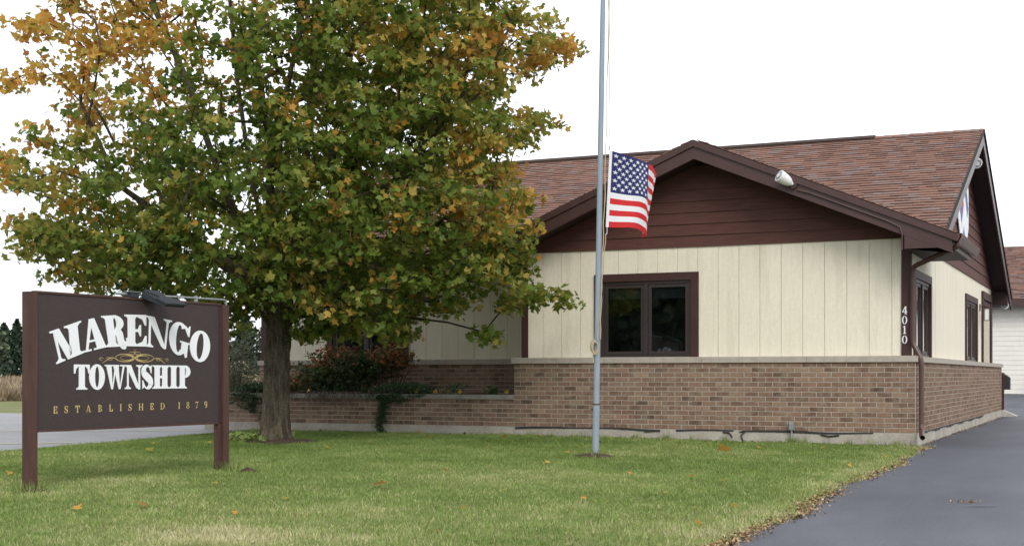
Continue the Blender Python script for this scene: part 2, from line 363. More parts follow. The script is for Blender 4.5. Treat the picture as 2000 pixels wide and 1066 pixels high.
# sills: stones of ~1.5 m, butted
def stones(name, m, a0, a1, fn, n, parent):
    for i in range(n):
        p = a0+(a1-a0)*i/n+.002; q = a0+(a1-a0)*(i+1)/n-.002; fn(MB(), p, q).build(name, m, parent)
def sill_front(mb, p, q): return mb.hexa([(p, -.035, HB), (q, -.035, HB), (q, .12, HB), (p, .12, HB), (p, -.035, HB+.075), (q, -.035, HB+.075), (q, .12, HB+.09), (p, .12, HB+.09)])
stones('sill_stone', M['stone'], -W-.04, .04, sill_front, 4, house)
def sill_side(mb, p, q): return mb.hexa([(-.12, p, HB), (.035, p, HB), (.035, q, HB), (-.12, q, HB), (-.12, p, HB+.09), (.035, p, HB+.075), (.035, q, HB+.075), (-.12, q, HB+.09)])
stones('sill_stone', M['stone'], .125, LS+.05, sill_side, 8, house)
def sill_left(mb, p, q): return mb.hexa([(p, YS-.035, HB), (q, YS-.035, HB), (q, YS+.12, HB), (p, YS+.12, HB), (p, YS-.035, HB+.075), (q, YS-.035, HB+.075), (q, YS+.12, HB+.09), (p, YS+.12, HB+.09)])
stones('sill_stone', M['stone'], XL-.03, -W-.045, sill_left, 4, house)

# ---- cream upper walls: sheathing with window openings, planks proud of it
ZB = 2.615; ZS = HB+.083
def fmap(yp): return lambda a, b, c: (a, yp-c, b)
def smap(xp): return lambda a, b, c: (xp+c, a, b)
def mbox(mb, P, a0, a1, b0, b1, c0, c1, tone=0):
    return mb.hexa([P(a0, b0, c0), P(a1, b0, c0), P(a1, b0, c1), P(a0, b0, c1), P(a0, b1, c0), P(a1, b1, c0), P(a1, b1, c1), P(a0, b1, c1)], tone)
def cream_wall(P, a0, a1, z0, z1, holes, first, pitch=.3):
    sh = MB(); cuts = [a0]+[v for h in holes for v in h[:2]]+[a1]
    for i in range(0, len(cuts), 2): mbox(sh, P, cuts[i], cuts[i+1], z0, z1, -.06, -.012)
    for h in holes:
        if h[3] < z1: mbox(sh, P, h[0], h[1], h[3], z1, -.06, -.012)
    sh = sh.build('cream_wall', M['cream'], house)
    x = first
    while x > a0: x -= pitch
    while x < a1:
        p, q = max(x+.0038, a0), min(x+pitch-.0038, a1)
        if q-p > .02:
            segs = [(p, q)]; up = []
            for h in holes:
                ns = []
                for s_, e in segs:
                    if e <= h[0] or s_ >= h[1]: ns.append((s_, e)); continue
                    if s_ < h[0]: ns.append((s_, h[0]))
                    if e > h[1]: ns.append((h[1], e))
                    up.append((max(s_, h[0]), min(e, h[1]), h[3]))
                segs = ns
            mb = MB()
            for s_, e in segs: mbox(mb, P, s_, e, z0, z1, -.012, random.uniform(-.001, .0015))
            for s_, e, zz in up:
                if e-s_ > .01 and z1-zz > .01: mbox(mb, P, s_, e, zz+.001, z1, -.012, .0005)
            if mb.v: mb.build('siding_plank', M['cream'], sh)
        x += pitch
    return sh
PF, PS, PL = fmap(.09), smap(-.09), fmap(YS+.09)
cream_wall(PF, -W+.1, -.09, ZS, ZB, [(-4.57, -3.02, ZS, 2.235)], -5.42)
cream_wall(PS, .1, 12.0, ZS, ZB, [(.44, 2.14, ZS, 2.2), (6.88, 8.89, ZS, 2.22), (9.95, 11.6, ZS, 2.32)], .1)
cream_wall(PL, XL, -W+.1, ZS, 2.6, [(-10.14, -8.55, ZS, 2.235)], -6.4)
# side walls that are out of sight but close the volume
mb = MB(); mb.box(XL, XL+.05, YS+.15, 12.0, ZS, 2.6); mb.box(XL, -.15, 12.0, 12.05, HB-.9, 2.6); mb.box(-.145, -.092, 12.0, 12.1, ZS, 2.6); mb.box(-W+.1, -W+.15, .15, YS+.1, ZS, ZB)
mb.build('rear_wall', M['cream'], house)
# corner boards
def board(name, P, a0, a1, b0, b1, c0, c1, m=None, parent=house):
    return mbox(MB(), P, a0, a1, b0, b1, c0, c1).build(name, m or M['trim'], parent)
cb = board('corner_board', PF, -.195, -.072, ZS, ZB+.02, .002, .022)
board('corner_board', PS, -.018+.11, .19, ZS, ZB-.2, .002, .02)
board('corner_board', PF, -W+.085, -W+.19, ZS, ZB, .002, .022)
board('corner_board', PL, XL-.02, XL+.1, ZS, 2.6, .002, .022)
board('corner_board', PS, 11.93, 12.06, ZS, ZB, .002, .022)

# ---- windows
def window(P, a0, a1, b0, b1, blinds, tw=.112, label=None):
    win = mbox(MB(), P, a0+tw, a1-tw, b1-tw-.045, b1-tw, -.05, .004)     # head of the frame
    i0, i1, j0, j1 = a0+tw, a1-tw, b0, b1-tw
    mbox(win, P, i0, i0+.04, j0, j1-.046, -.05, .004); mbox(win, P, i1-.04, i1, j0, j1-.046, -.05, .004)
    mbox(win, P, i0+.041, i1-.041, j0, j0+.035, -.05, .004); mid = (i0+i1)/2
    mbox(win, P, mid-.032, mid+.032, j0+.036, j1-.046, -.05, .012)
    win = win.build('window', M['sash'], house, label=label)
    for a, b, c, d in ((a0, a0+tw, b0, b1-tw-.001), (a1-tw, a1, b0, b1-tw-.001), (a0, a1, b1-tw, b1)):
        mbox(MB(), P, a, b, c, d, .001, .03).build('window_trim', M['trim'], win)
    for s0, s1 in ((i0+.044, mid-.035), (mid+.035, i1-.044)):
        k0, k1 = j0+.04, j1-.05; f = .045; mb = MB()
        mbox(mb, P, s0, s0+f, k0, k1, -.04, -.008); mbox(mb, P, s1-f, s1, k0, k1, -.04, -.008)
        mbox(mb, P, s0+f, s1-f, k0, k0+f, -.04, -.008); mbox(mb, P, s0+f, s1-f, k1-f, k1, -.04, -.008)
        mb.build('sash', M['sash'], win)
        mbox(MB(), P, s0+f-.004, s1-f+.004, k0+f-.004, k1-f+.004, -.028, -.022).build('pane', M['glass'], win)
        mb = MB(); z = k1-f; zend = k1-f-blinds*(k1-k0-2*f)
        while z > zend:
            mb.hexa([P(s0+f, z-.02, -.075), P(s1-f, z-.02, -.075), P(s1-f, z-.018, -.075), P(s0+f, z-.018, -.075), P(s0+f, z, -.09), P(s1-f, z, -.09), P(s1-f, z+.002, -.09), P(s0+f, z+.002, -.09)]); z -= .0225
        if mb.v: mb.build('blind', M['blind'], win)
    mb = MB(); dd = -.7
    for q in ([(i0, j0, dd), (i1, j0, dd), (i1, j1, dd), (i0, j1, dd)], [(i0, j0, dd), (i0, j1, dd), (i0, j1, -.05), (i0, j0, -.05)], [(i1, j0, dd), (i1, j1, dd), (i1, j1, -.05), (i1, j0, -.05)], [(i0, j1, dd), (i1, j1, dd), (i1, j1, -.05), (i0, j1, -.05)], [(i0, j0, dd), (i1, j0, dd), (i1, j0, -.05), (i0, j0, -.05)]):
        mb.poly([P(*v) for v in q])
    mb.build('room_recess', M['room'], win)
    return win
window(PF, -4.588, -3.004, ZS+.001, 2.247, .16, label='wide front window with a half raised blind')
window(PL, -10.15, -8.54, ZS+.001, 2.247, 1.0, label='front window behind the shrubs with closed grey blinds')
window(PS, .423, 2.154, ZS+.001, 2.214, .5, label='tall side window beside the downspout')
window(PS, 6.86, 8.912, ZS+.001, 2.24, .6, label='farther side window beside the door')
# door in its trim at the far end
door = mbox(MB(), PS, 10.06, 11.5, ZS+.001, 2.2, -.30, -.25).build('door', M['trim'], house)
for a, b, c, d, e in ((9.84, 9.95, ZS, 2.30, .04), (11.6, 11.74, ZS, 2.30, .04), (9.84, 11.74, 2.301, 2.45, .045)):
    mbox(MB(), PS, a, b, c, d, .001, e).build('door_trim', M['trim'], door)
mbox(MB(), PS, 9.951, 9.97, ZS, 2.3, -.3, -.0).build('door_reveal', M['cream'], door); mbox(MB(), PS, 11.58, 11.599, ZS, 2.3, -.3, 0).build('door_reveal', M['cream'], door)
mbox(MB(), PS, 9.97, 11.58, 2.2, 2.3, -.3, -.002).build('door_head', M['trim'], door)
MB().tube([(-.34, 10.15, 1.15), (-.30, 10.15, 1.15)], .03, 8).build('handle', M['galv'], door)

# ---- gable boards
def clap(P, poly_at, z0, z1, pitch, parentname, m, parent):
    """lap boards over the triangle given by poly_at(z) -> (a0,a1)"""
    z = z0
    while z < z1:
        zt = min(z+pitch, z1)
        a0, a1 = poly_at(z); b0, b1 = poly_at(zt)
        if a1-a0 < .1: break
        MB().hexa([P(a0, z, 0), P(a1, z, 0), P(a1, z, .022), P(a0, z, .022), P(b0, zt+.012, 0), P(b1, zt+.012, 0), P(b1, zt+.012, .006), P(b0, zt+.012, .006)]).build('clapboard', m, parent)
        z += pitch
AX0, AZ0, SL = -2.925, 4.05, 5/12           # front gable: apex x, apex z, pitch
RISEF = lambda x: AZ0-SL*abs(x-AX0)
gf = MB().prism([(-W+.1, .10, ZB-.01), (-.1, .10, ZB-.01), (AX0, .10, AZ0-.25)], (0, .03, 0)).build('front_gable', M['brown'], house)
def fg(z): hh = (AZ0-.22-z)/SL; return (max(AX0-hh, -W+.09), min(AX0+hh, -.073))
clap(PF, fg, ZB-.012, AZ0-.3, .163, 'clapboard', M['brown'], gf)
RY, RZ, RS = 6.5, 5.085, .42; EY = .95; EZ = RZ-RS*(RY-EY); FY = 12.75
RISEM = lambda y: RZ-RS*abs(y-RY)
gs = MB().prism([(-.10, RY-5.34, ZB-.01), (-.10, RY+5.34, ZB-.01), (-.10, RY, RZ-.23)], (-.03, 0, 0)).build('side_gable', M['brown'], house)
def sg(z): hh = (RZ-.2-z)/RS; return (max(RY-hh, .12), min(RY+hh, 12.05))
clap(PS, sg, ZB-.03, RZ-.28, .19, 'clapboard', M['brown'], gs)

# ---- roof
roof = MB()
XR = .26; XE = XL-.3
th = .03
def slab(mb, pts, t): mb.prism(pts, (0, 0, -t))
slab(roof, [(XE, EY, EZ-.012), (XR-.01, EY, EZ-.012), (XR-.01, RY, RZ-.012), (XE, RY, RZ-.012)], th)
slab(roof, [(XR-.01, FY, RISEM(FY)-.012), (XE, FY, RISEM(FY)-.012), (XE, RY, RZ-.012), (XR-.01, RY, RZ-.012)], th)
GX = .56; GY0 = -.42
yv = lambda z: EY+(z-EZ)/RS
slab(roof, [(GX, GY0, RISEF(GX)-.01), (GX, 1.62, RISEF(GX)-.01), (AX0, yv(AZ0)+.2, AZ0-.01), (AX0, GY0, AZ0-.01)], th)
GXL = 2*AX0-GX
slab(roof, [(GXL, 1.2, RISEF(GXL)-.01), (GXL, GY0, RISEF(GXL)-.01), (AX0, GY0, AZ0-.01), (AX0, yv(AZ0)+.2, AZ0-.01)], th)
roof = roof.build('roof', M['shingle_edge'], house)
def shingle_plane(O, ex, eu, width, length, expo=.143, lim=None, tmax=.31):
    O, ex, eu = Vector(O), Vector(ex).normalized(), Vector(eu).normalized(); n = ex.cross(eu).normalized()
    if n.z < 0: n = -n
    lst = []; d = 0
    while d < length:
        s = -random.uniform(0, .25); d1 = min(d+expo+.012, length)
        while s < width:
            wd = random.choice((.12, .15, .18, .22, .26, tmax)); a = max(0, s); b = min(width, s+wd-.003)
            if b-a > .03 and (lim is None or lim(O+ex*((a+b)/2)+eu*d)):
                thick = random.choice((.012, .018))
                lst.append((O+ex*a+eu*d, b-a, d1-d, thick))
            s += wd
        d += expo
    return lst, ex, eu, n
def shingle_geo(mb, o, ex, eu, n, wd, ln, thk, tone):
    p = [o, o+ex*wd, o+ex*wd+eu*ln, o+eu*ln]; q = [p[0]+n*thk, p[1]+n*thk, p[2]+n*.002, p[3]+n*.002]
    mb.poly(q, tone); mb.poly([p[0], p[1], q[1], q[0]], 0); mb.poly([p[1], p[2], q[2], q[1]], tone); mb.poly([p[3], p[0], q[0], q[3]], tone)  # butt face near-black: dark cut edge plus painted course shadow line
def sh_tone():
    r = random.random()
    return random.uniform(.2, .72) if r < .66 else (random.uniform(.76, 1) if r < .87 else random.uniform(.14, .28))
eu = (0, RY-EY, RZ-EZ)
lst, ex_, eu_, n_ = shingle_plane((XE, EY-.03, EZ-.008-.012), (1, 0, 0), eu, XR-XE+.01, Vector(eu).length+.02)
blob = [(random.random()*12-11.5, random.random()*6) for _ in range(60)]
def vis(o): return o.z > RISEF(o.x)+.25 or o.x < GXL
scored = sorted([it for it in lst if vis(it[0]) and it[0].x > -6.2 and it[1] > .2], key=lambda it: -it[1]*it[2]/((it[0]-CAM).length**2))
indiv = set(id(it) for it in scored[:300]); mb = MB()
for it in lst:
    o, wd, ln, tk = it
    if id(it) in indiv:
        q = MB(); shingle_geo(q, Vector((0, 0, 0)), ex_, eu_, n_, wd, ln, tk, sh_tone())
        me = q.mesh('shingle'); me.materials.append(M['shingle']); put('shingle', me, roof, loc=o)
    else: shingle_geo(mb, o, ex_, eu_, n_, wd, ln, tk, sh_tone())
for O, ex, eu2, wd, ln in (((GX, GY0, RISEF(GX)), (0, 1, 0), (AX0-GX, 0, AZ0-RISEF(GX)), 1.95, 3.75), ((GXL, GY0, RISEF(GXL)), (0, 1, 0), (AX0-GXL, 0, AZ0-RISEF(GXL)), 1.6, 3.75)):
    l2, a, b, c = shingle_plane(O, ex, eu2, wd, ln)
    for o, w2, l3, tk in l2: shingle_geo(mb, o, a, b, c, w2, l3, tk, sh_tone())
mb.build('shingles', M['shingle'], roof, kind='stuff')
# ridge cap and vent
mb = MB(); x = XE
while x < XR-.05:
    x1 = min(x+.2, XR); t = sh_tone()
    mb.poly([(x, RY-.13, RISEM(RY-.13)+.016), (x1, RY-.13, RISEM(RY-.13)+.008), (x1, RY, RZ+.014), (x, RY, RZ+.022)], t)
    mb.poly([(x, RY, RZ+.022), (x1, RY, RZ+.014), (x1, RY+.13, RISEM(RY+.13)+.008), (x, RY+.13, RISEM(RY+.13)+.016)], t); x += .15
mb.build('ridge_cap', M['shingle'], roof)
MB().prism([(XE+.3, RY-.15, RISEM(RY-.15)+.02), (XE+.3, RY-.15, RISEM(RY-.15)+.036), (XE+.3, RY, RZ+.04), (XE+.3, RY+.15, RISEM(RY+.15)+.036), (XE+.3, RY+.15, RISEM(RY+.15)+.02), (XE+.3, RY, RZ+.025)], (9.9, 0, 0)).build('ridge_vent', M['shingle'], roof)

# ---- fascia boards
def rake_front(y0, y1, off0, off1, xa, xb, name, m):
    for s in (-1, 1):
        a, b = (AX0, xb) if s > 0 else (AX0, xa)
        pts = [(a, y0, RISEF(a)-off0), (b, y0, RISEF(b)-off0), (b, y0, RISEF(b)-off1), (a, y0, RISEF(a)-off1)]
        MB().prism(pts, (0, y1-y0, 0)).build(name, m, house)
rake_front(GY0-.002, GY0+.05, .105, .275, GXL+.05, .515, 'fascia', M['trim2'])
rake_front(GY0-.03, GY0+.05, .012, .104, GXL, .56, 'rake_moulding', M['trim2'])
# soffit under the front rake
mb = MB()
for s in (-1, 1):
    xe = -.08 if s > 0 else -W+.1
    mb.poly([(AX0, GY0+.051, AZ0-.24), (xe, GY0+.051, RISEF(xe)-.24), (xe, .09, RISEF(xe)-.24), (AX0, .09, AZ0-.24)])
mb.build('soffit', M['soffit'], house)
# boxed return at the right corner
zb_ = 2.415; xa = -.085; xb = .515
box = MB().prism([(xa, GY0, RISEF(xa)-.276), (xa, GY0, zb_), (xb, GY0, zb_), (xb, GY0, RISEF(xb)-.276)], (0, .022, 0)).build('eave_return', M['trim2'], house)
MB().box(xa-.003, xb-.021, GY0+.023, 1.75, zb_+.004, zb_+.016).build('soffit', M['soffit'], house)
MB().box(xb-.02, xb, GY0+.023, 1.75, zb_, RISEF(GX)-.045).build('fascia', M['trim2'], house)
MB().box(xa, xb-.021, 1.752, 1.772, zb_, 2.62).build('eave_return', M['trim2'], house)
# left return (behind the maple)
xa2, xb2 = 2*AX0-xa, 2*AX0-xb
MB().prism([(xb2, GY0, RISEF(xb2)-.276), (xb2, GY0, zb_), (xa2, GY0, zb_), (xa2, GY0, RISEF(xa2)-.276)], (0, .022, 0)).build('eave_return', M['trim2'], house)
MB().box(xb2, xb2+.02, GY0+.023, 1.3, zb_, RISEF(GX)-.045).build('fascia', M['trim2'], house)
MB().box(xb2+.021, xa2+.05, GY0+.023, 1.3, zb_+.004, zb_+.016).build('soffit', M['soffit'], house)
# gutter on the right eave of the front gable
def gutter(path0, path1, out, name='gutter'):
    p0, p1, o = Vector(path0), Vector(path1), Vector(out); mb = MB()
    prof = [(0, 0), (.0, -.11), (.07, -.11), (.105, -.055), (.115, 0), (.10, 0), (.09, -.05), (.065, -.098), (.012, -.098), (.012, 0)]
    pts = [p0+o*a+Vector((0, 0, b)) for a, b in prof]
    mb.prism(pts, p1-p0)
    mb.prism([p0+o*a+Vector((0, 0, b)) for a, b in prof[:5]], (p1-p0).normalized()*.004)
    return mb.build(name, M['gutter'], house)
gutter((xb+.002, GY0-.01, RISEF(GX)-.01), (xb+.002, 1.95, RISEF(GX)-.01), (1, 0, 0))
gutter((-6.5, EY-.045, EZ-.02), (XE, EY-.045, EZ-.02), (0, -1, 0))
MB().box(XE+.02, -6.48, EY-.04, EY-.02, EZ-.22, EZ-.035).build('fascia', M['trim2'], house)
MB().box(XE+.02, -6.3, EY-.019, YS+.09, EZ-.20, EZ-.185).build('soffit', M['soffit'], house)
board('frieze_board', PL, XL, -W+.1, 2.38, EZ-.21, .002, .03)
# main side rakes
for (yA, yB, nm) in ((RY, EY+.02, 'fascia'), (RY, FY, 'fascia')):
    MB().prism([(XR, yA, RISEM(yA)-.014), (XR, yB, RISEM(yB)-.014), (XR, yB, RISEM(yB)-.27), (XR, yA, RISEM(yA)-.27)], (-.025, 0, 0)).build(nm, M['trim2'], house)
    MB().prism([(XR+.022, yA, RISEM(yA)+.012), (XR+.022, yB, RISEM(yB)+.012), (XR+.022, yB, RISEM(yB)-.05), (XR+.022, yA, RISEM(yA)-.05)], (-.02, 0, 0)).build('rake_moulding', M['shingle_edge'], house)
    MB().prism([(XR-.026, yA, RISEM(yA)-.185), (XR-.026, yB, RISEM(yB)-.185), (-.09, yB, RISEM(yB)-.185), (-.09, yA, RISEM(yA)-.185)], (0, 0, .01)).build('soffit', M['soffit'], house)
    MB().prism([(XE, yA, RISEM(yA)-.014), (XE, yB, RISEM(yB)-.014), (XE, yB, RISEM(yB)-.20), (XE, yA, RISEM(yA)-.20)], (.025, 0, 0)).build(nm, M['trim2'], house)
# closing gable on the hidden left end
MB().prism([(XL+.02, YS+.1, 2.58), (XL+.02, 12.0, 2.58), (XL+.02, RY, RZ-.2)], (.03, 0, 0)).build('side_gable', M['brown'], house)
# far eave box
fz = RISEM(FY)-.2
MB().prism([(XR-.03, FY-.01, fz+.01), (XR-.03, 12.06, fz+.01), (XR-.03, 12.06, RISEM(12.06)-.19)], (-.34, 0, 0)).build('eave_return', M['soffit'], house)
MB().box(XE, XR, FY, FY+.025, fz, RISEM(FY)-.02).build('fascia', M['trim2'], house)

# ---- downspout
def rtube(name, pts, a, b, m, parent, bev=.05):
    P_ = [Vector(p) for p in pts]; r = [P_[0]]
    for i in range(1, len(P_)-1):
        d0 = (P_[i-1]-P_[i]); d1 = (P_[i+1]-P_[i]); k = min(bev, d0.length*.4, d1.length*.4)
        A, B = P_[i]+d0.normalized()*k, P_[i]+d1.normalized()*k
        for t in (0, .25, .5, .75, 1): r.append((A*(1-t)*(1-t)+P_[i]*2*t*(1-t)+B*t*t))
    r.append(P_[-1]); return MB().tube(r, a, b, cap=False).build(name, m, parent, smooth=True)
ds = rtube('downspout', [(.575, -.36, RISEF(GX)-.11), (.575, -.36, 2.43), (-.045, .045, 2.21), (-.045, .045, 1.2), (.075, .005, .98), (.075, -.005, .06), (.10, -.16, -.03), (.12, -.22, -.05)], .034, 10, M['gutter'], house, .07)
for z in (1.7, .25):
    MB().tube([(-.045 if z > 1 else .075, .045 if z > 1 else 0, z-.012), (-.045 if z > 1 else .075, .045 if z > 1 else 0, z+.012)], .038, 10).build('strap', M['gutter'], ds)

# ---- floodlights (bullet lamps)
def bullet(base, axis, ln, rad, name='floodlight'):
    base, axis = Vector(base), Vector(axis).normalized()
    prof = [(0, .25), (.06, .32), (.10, .3), (.14, .5), (.3, .72), (.55, .9), (.8, .98), (.95, 1), (1, 1)]
    fl = MB().tube([base+axis*ln*t for t, _ in prof], [rad*r for _, r in prof], 18).build(name, M['lampwhite'], house, smooth=False)
    t0 = base+axis*ln; MB().tube([t0+axis*.001, t0+axis*.007], rad*.72, 18).build('lens', M['galv'], fl)
    MB().tube([t0+axis*.0075, t0+axis*.011], rad*.4, 14).build('lens_ring', M['lampwhite'], fl)
    MB().tube([base-axis*.05, base+axis*.01], rad*.22, 8).build('knuckle', M['lamp'], fl)
    return fl
f1 = bullet((-1.535, GY0-.055, 3.33), (-.62, -.62, .46), .235, .083)
MB().tube([(-1.53, GY0-.004, 3.325), (-1.53, GY0-.05, 3.325)], .05, 12).build('mount', M['trim2'], f1)
cpts = [(-1.48, GY0-.02, RISEF(-1.48)-.19)]+[(x, GY0-.02, RISEF(x)-.17) for x in (-1.3, -.8, -.3)]+[(-.14, GY0-.02, RISEF(-.14)-.19), (-.11, GY0-.02, RISEF(-.11)-.26), (-.11, GY0-.02, 2.40)]
MB().tube(cpts, .011, 6).build('conduit', M['trim2'], f1)
bullet((.10, 6.05, 4.52), (.35, -.5, -.35), .24, .09)
bullet((.14, 12.5, 2.30), (.1, -1, -.12), .2, .085)
# lantern by the door
lan = MB().box(-.088, -.07, 9.42, 9.5, 2.03, 2.17).build('wall_lantern', M['trim'], house)
MB().tube([(-.07, 9.46, 2.12), (.02, 9.46, 2.13), (.05, 9.46, 2.10)], .01, 6).build('bracket', M['trim'], lan)
mb = MB()
for a, b in ((-.0, 9.40), (.1, 9.40), (-.0, 9.5), (.1, 9.5)): mb.box(a, a+.012, b, b+.012, 1.85, 2.08)
mb.box(-.01, .122, 9.39, 9.522, 2.08, 2.10); mb.box(-.0, .112, 9.40, 9.512, 1.84, 1.85); mb.build('lantern_frame', M['trim'], lan)
MB().box(.013, .099, 9.413, 9.499, 1.851, 2.079).build('lantern_glass', M['lampwhite'], lan)
# utility box and post at the far corner
MB().box(-.06, .05, LS+.05, LS+.17, -.0, .83).build('corner_post', M['trim'], house)
MB().prism([(.02, LS+.18, .45), (.02, LS+.18, .82), (.16, LS+.18, .72), (.16, LS+.18, .45)], (0, .3, 0)).build('utility_box', M['tar'], house)
# outlet box on a conduit before the foundation
ob = MB().box(-1.675, -1.61, -.085, -.03, .02, .135).build('outlet_box', M['galv'], house)
MB().tube([(-1.642, -.055, -.3), (-1.642, -.055, .02)], .013, 8).build('conduit', M['galv'], ob)
MB().box(-1.668, -1.617, -.091, -.086, .03, .125).build('outlet_cover', M['galv'], ob)

# ---- painted quilt board on the side gable
qc = Vector((-.04, 6.2, 3.74)); hd = .76
q = MB().prism([qc+Vector((0, a*hd, b*hd)) for a, b in [(1.12*math.cos(R(22.5+45*q_)), 1.12*math.sin(R(22.5+45*q_))) for q_ in range(8)]], (-.015, 0, 0)).build('quilt_board', M['white'], house)
def patch(pts, m): MB().prism([qc+Vector((.003, a*hd*.94, b*hd*.94)) for a, b in pts], (-.002, 0, 0)).build('quilt_patch', m, q)
for k in range(4):
    c, s = math.cos(k*math.pi/2), math.sin(k*math.pi/2); rot = lambda p: (p[0]*c-p[1]*s, p[0]*s+p[1]*c)
    patch([rot(p) for p in ((0, 1), (-.25, .75), (0, .5), (.25, .75))], M['blue'])
    patch([rot(p) for p in ((.25, .75), (0, .5), (.25, .25), (.5, .5))], M['white'])
    patch([rot(p) for p in ((.5, .5), (.25, .25), (.5, 0), (.75, .25))], M['white' if k % 2 else 'blue'])
    patch([rot(p) for p in ((0, .5), (-.25, .25), (0, 0), (.25, .25))], M['quiltred' if k == 1 else 'white'])

# ------------------------------------------------------------------ lettering
def arc(cx, cy, rx, ry, a0, a1, n=14): return [(cx+rx*math.cos(R(a0+(a1-a0)*i/n)), cy+ry*math.sin(R(a0+(a1-a0)*i/n))) for i in range(n+1)]
def strip(p, q): return [[p[i], p[i+1], q[i+1], q[i]] for i in range(len(p)-1)]
def ring(cx, cy, ox, oy, ix, iy, a0=0, a1=360, n=28): return strip(arc(cx, cy, ox, oy, a0, a1, n), arc(cx, cy, ix, iy, a0, a1, n))
def rect(x0, x1, y0, y1): return [[(x0, y0), (x1, y0), (x1, y1), (x0, y1)]]
def stroke(path, wd):
    L, Q = [], []
    for i, p in enumerate(path):
        a = path[max(i-1, 0)]; b = path[min(i+1, len(path)-1)]; dx, dy = b[0]-a[0], b[1]-a[1]; l = math.hypot(dx, dy) or 1
        k = wd[i]/2; L.append((p[0]-dy/l*k, p[1]+dx/l*k)); Q.append((p[0]+dy/l*k, p[1]-dx/l*k))
    return strip(L, Q)
def bez(pts, n=26):     # Catmull-Rom through points
    P_ = [pts[0]]+list(pts)+[pts[-1]]; r = []
    for i in range(1, len(P_)-2):
        for k in range(n//(len(pts)-1)+1):
            t = k/(n//(len(pts)-1)+1); a, b, c, d = P_[i-1:i+3]
            r.append(tuple(.5*((2*b[j])+(-a[j]+c[j])*t+(2*a[j]-5*b[j]+4*c[j]-d[j])*t*t+(-a[j]+3*b[j]-3*c[j]+d[j])*t**3) for j in (0, 1)))
    r.append(pts[-1]); return r
def glyph(ch, w, st, th, sh=.055):
    """pieces of a bracketed serif capital in a box w x 1; st thick stem, th thin stroke"""
    so = st*.42
    def stem(x, y0=0, y1=1, wd=st, bot=True, top=True, ov=so):
        g = rect(x, x+wd, y0, y1)
        for on, y, s in ((bot, y0, 1), (top, y1, -1)):
            if on:
                yy = sorted((y, y+s*sh)); g += rect(x-ov, x+wd+ov, *yy)
                g += [[(x-ov*.55, y+s*sh), (x, y+s*sh), (x, y+s*sh*2.3)], [(x+wd, y+s*sh*2.3), (x+wd, y+s*sh), (x+wd+ov*.55, y+s*sh)]]
        return g
    def tri(x, y, dx, dy): return [[(x, y), (x+dx, y), (x+dx, y+dy)]]
    if ch == 'I': return stem((w-st)/2, ov=(w-st)/2)
    if ch == 'T':
        a = .36; g = stem((w-st)/2, top=False) + rect(0, w, 1-sh*1.2, 1)
        g += [[(0, 1-sh), (0, 1-a), (th*.6, 1-a), (w*.13, 1-a*.5), ((w-st)/2, 1-sh)], [(w, 1-sh), ((w+st)/2, 1-sh), (w*.87, 1-a*.5), (w-th*.6, 1-a), (w, 1-a)]]; return g
    if ch in 'O0': return ring(w/2, .5, w/2, .52, max(w/2-st*.98, .05), .52-th*.8)
    if ch == 'H': return stem(so) + stem(w-so-st) + rect(so+st, w-so-st, .5-th*.5, .5+th*.5)
    if ch == 'L':
        return stem(so) + rect(so+st, w, 0, sh*1.2) + [[(w, sh), (w, .36), (w-th*.6, .36), (w-w*.18, .16), (so+st, sh)]]
    if ch == 'E' or ch == 'F':
        a = .34; g = stem(so) + rect(so+st, w*.98, 1-sh*1.2, 1) + [[(w*.98, 1-sh), (so+st*1.1, 1-sh), (w*.8, 1-a*.45), (w*.98-th*.5, 1-a), (w*.98, 1-a)]]
        g += rect(so+st, w, 0, sh*1.2) + [[(w, sh), (w, a), (w-th*.5, a), (w*.82, a*.45), (so+st*1.1, sh)]]
        m = w*.74; g += rect(so+st, m, .5-th*.4, .5+th*.4) + [[(m, .5), (m, .68), (m-th*.45, .68), (m-w*.14, .53), (m-w*.14, .47), (m-th*.45, .32), (m, .32)]]; return g
    if ch == 'N':
        t = th*.8; g = stem(so*.8, wd=t, top=False) + stem(w-so*.8-t, wd=t, bot=False)
        g += [[(0, 1), (st*1.05, 1), (w-so*.8, -.02), (w-so*.8-t*1.1, -.02), (w-so*.8-st*.75, .05), (so*.4, .93), (0, 1-sh)]]; return g
    if ch == 'M':
        t = th*.8; g = stem(so*.8, wd=t, top=False) + stem(w-so-st)
        g += [[(0, 1), (st*1.0, 1), (w*.56, .28), (w*.46, 0), (w*.40, .0), (so*.8, .93), (0, 1-sh)], [(w*.46, 0), (w*.50, .0), (w-so-st+.01, .86), (w-so-st+.01, 1), (w*.62, .60)]]; return g
    if ch == 'A':
        c = w*.5; g = [[(c-st*.32, 1), (c+st*.34, 1), (w-so*.45, .0), (w-so*.45-st*1.12, .0)], [(c-st*.32, 1), (c-st*.05, .86), (so+th*.75, 0), (so, 0)]]
        g += rect(w*.27, w*.62, .27, .27+th*.6) + rect(0, so*2+th*.8, 0, sh) + rect(w-so*.9-st*1.35, w, 0, sh); return g
    if ch == 'W':
        h = st*.98; p = [0, w*.36, w*.40, w*.73]
        g = [[(so*.5, 1), (so*.5+h, 1), (w*.345+.02, 0), (w*.345-.05, 0)], [(w*.345-.0, 0), (w*.345+.04, 0), (w*.52+th*.3, .97), (w*.52-th*.4, .97)],
             [(w*.385, 1), (w*.385+h, 1), (w*.70+.02, 0), (w*.70-.05, 0)], [(w*.70, 0), (w*.70+.04, 0), (w-so*.5, 1), (w-so*.5-th*.9, 1)]]
        g += rect(0, so+h, 1-sh, 1) + rect(w*.385-so*.5, w*.385+h+so*.2, 1-sh, 1) + rect(w-so*1.7-th, w, 1-sh, 1); return g
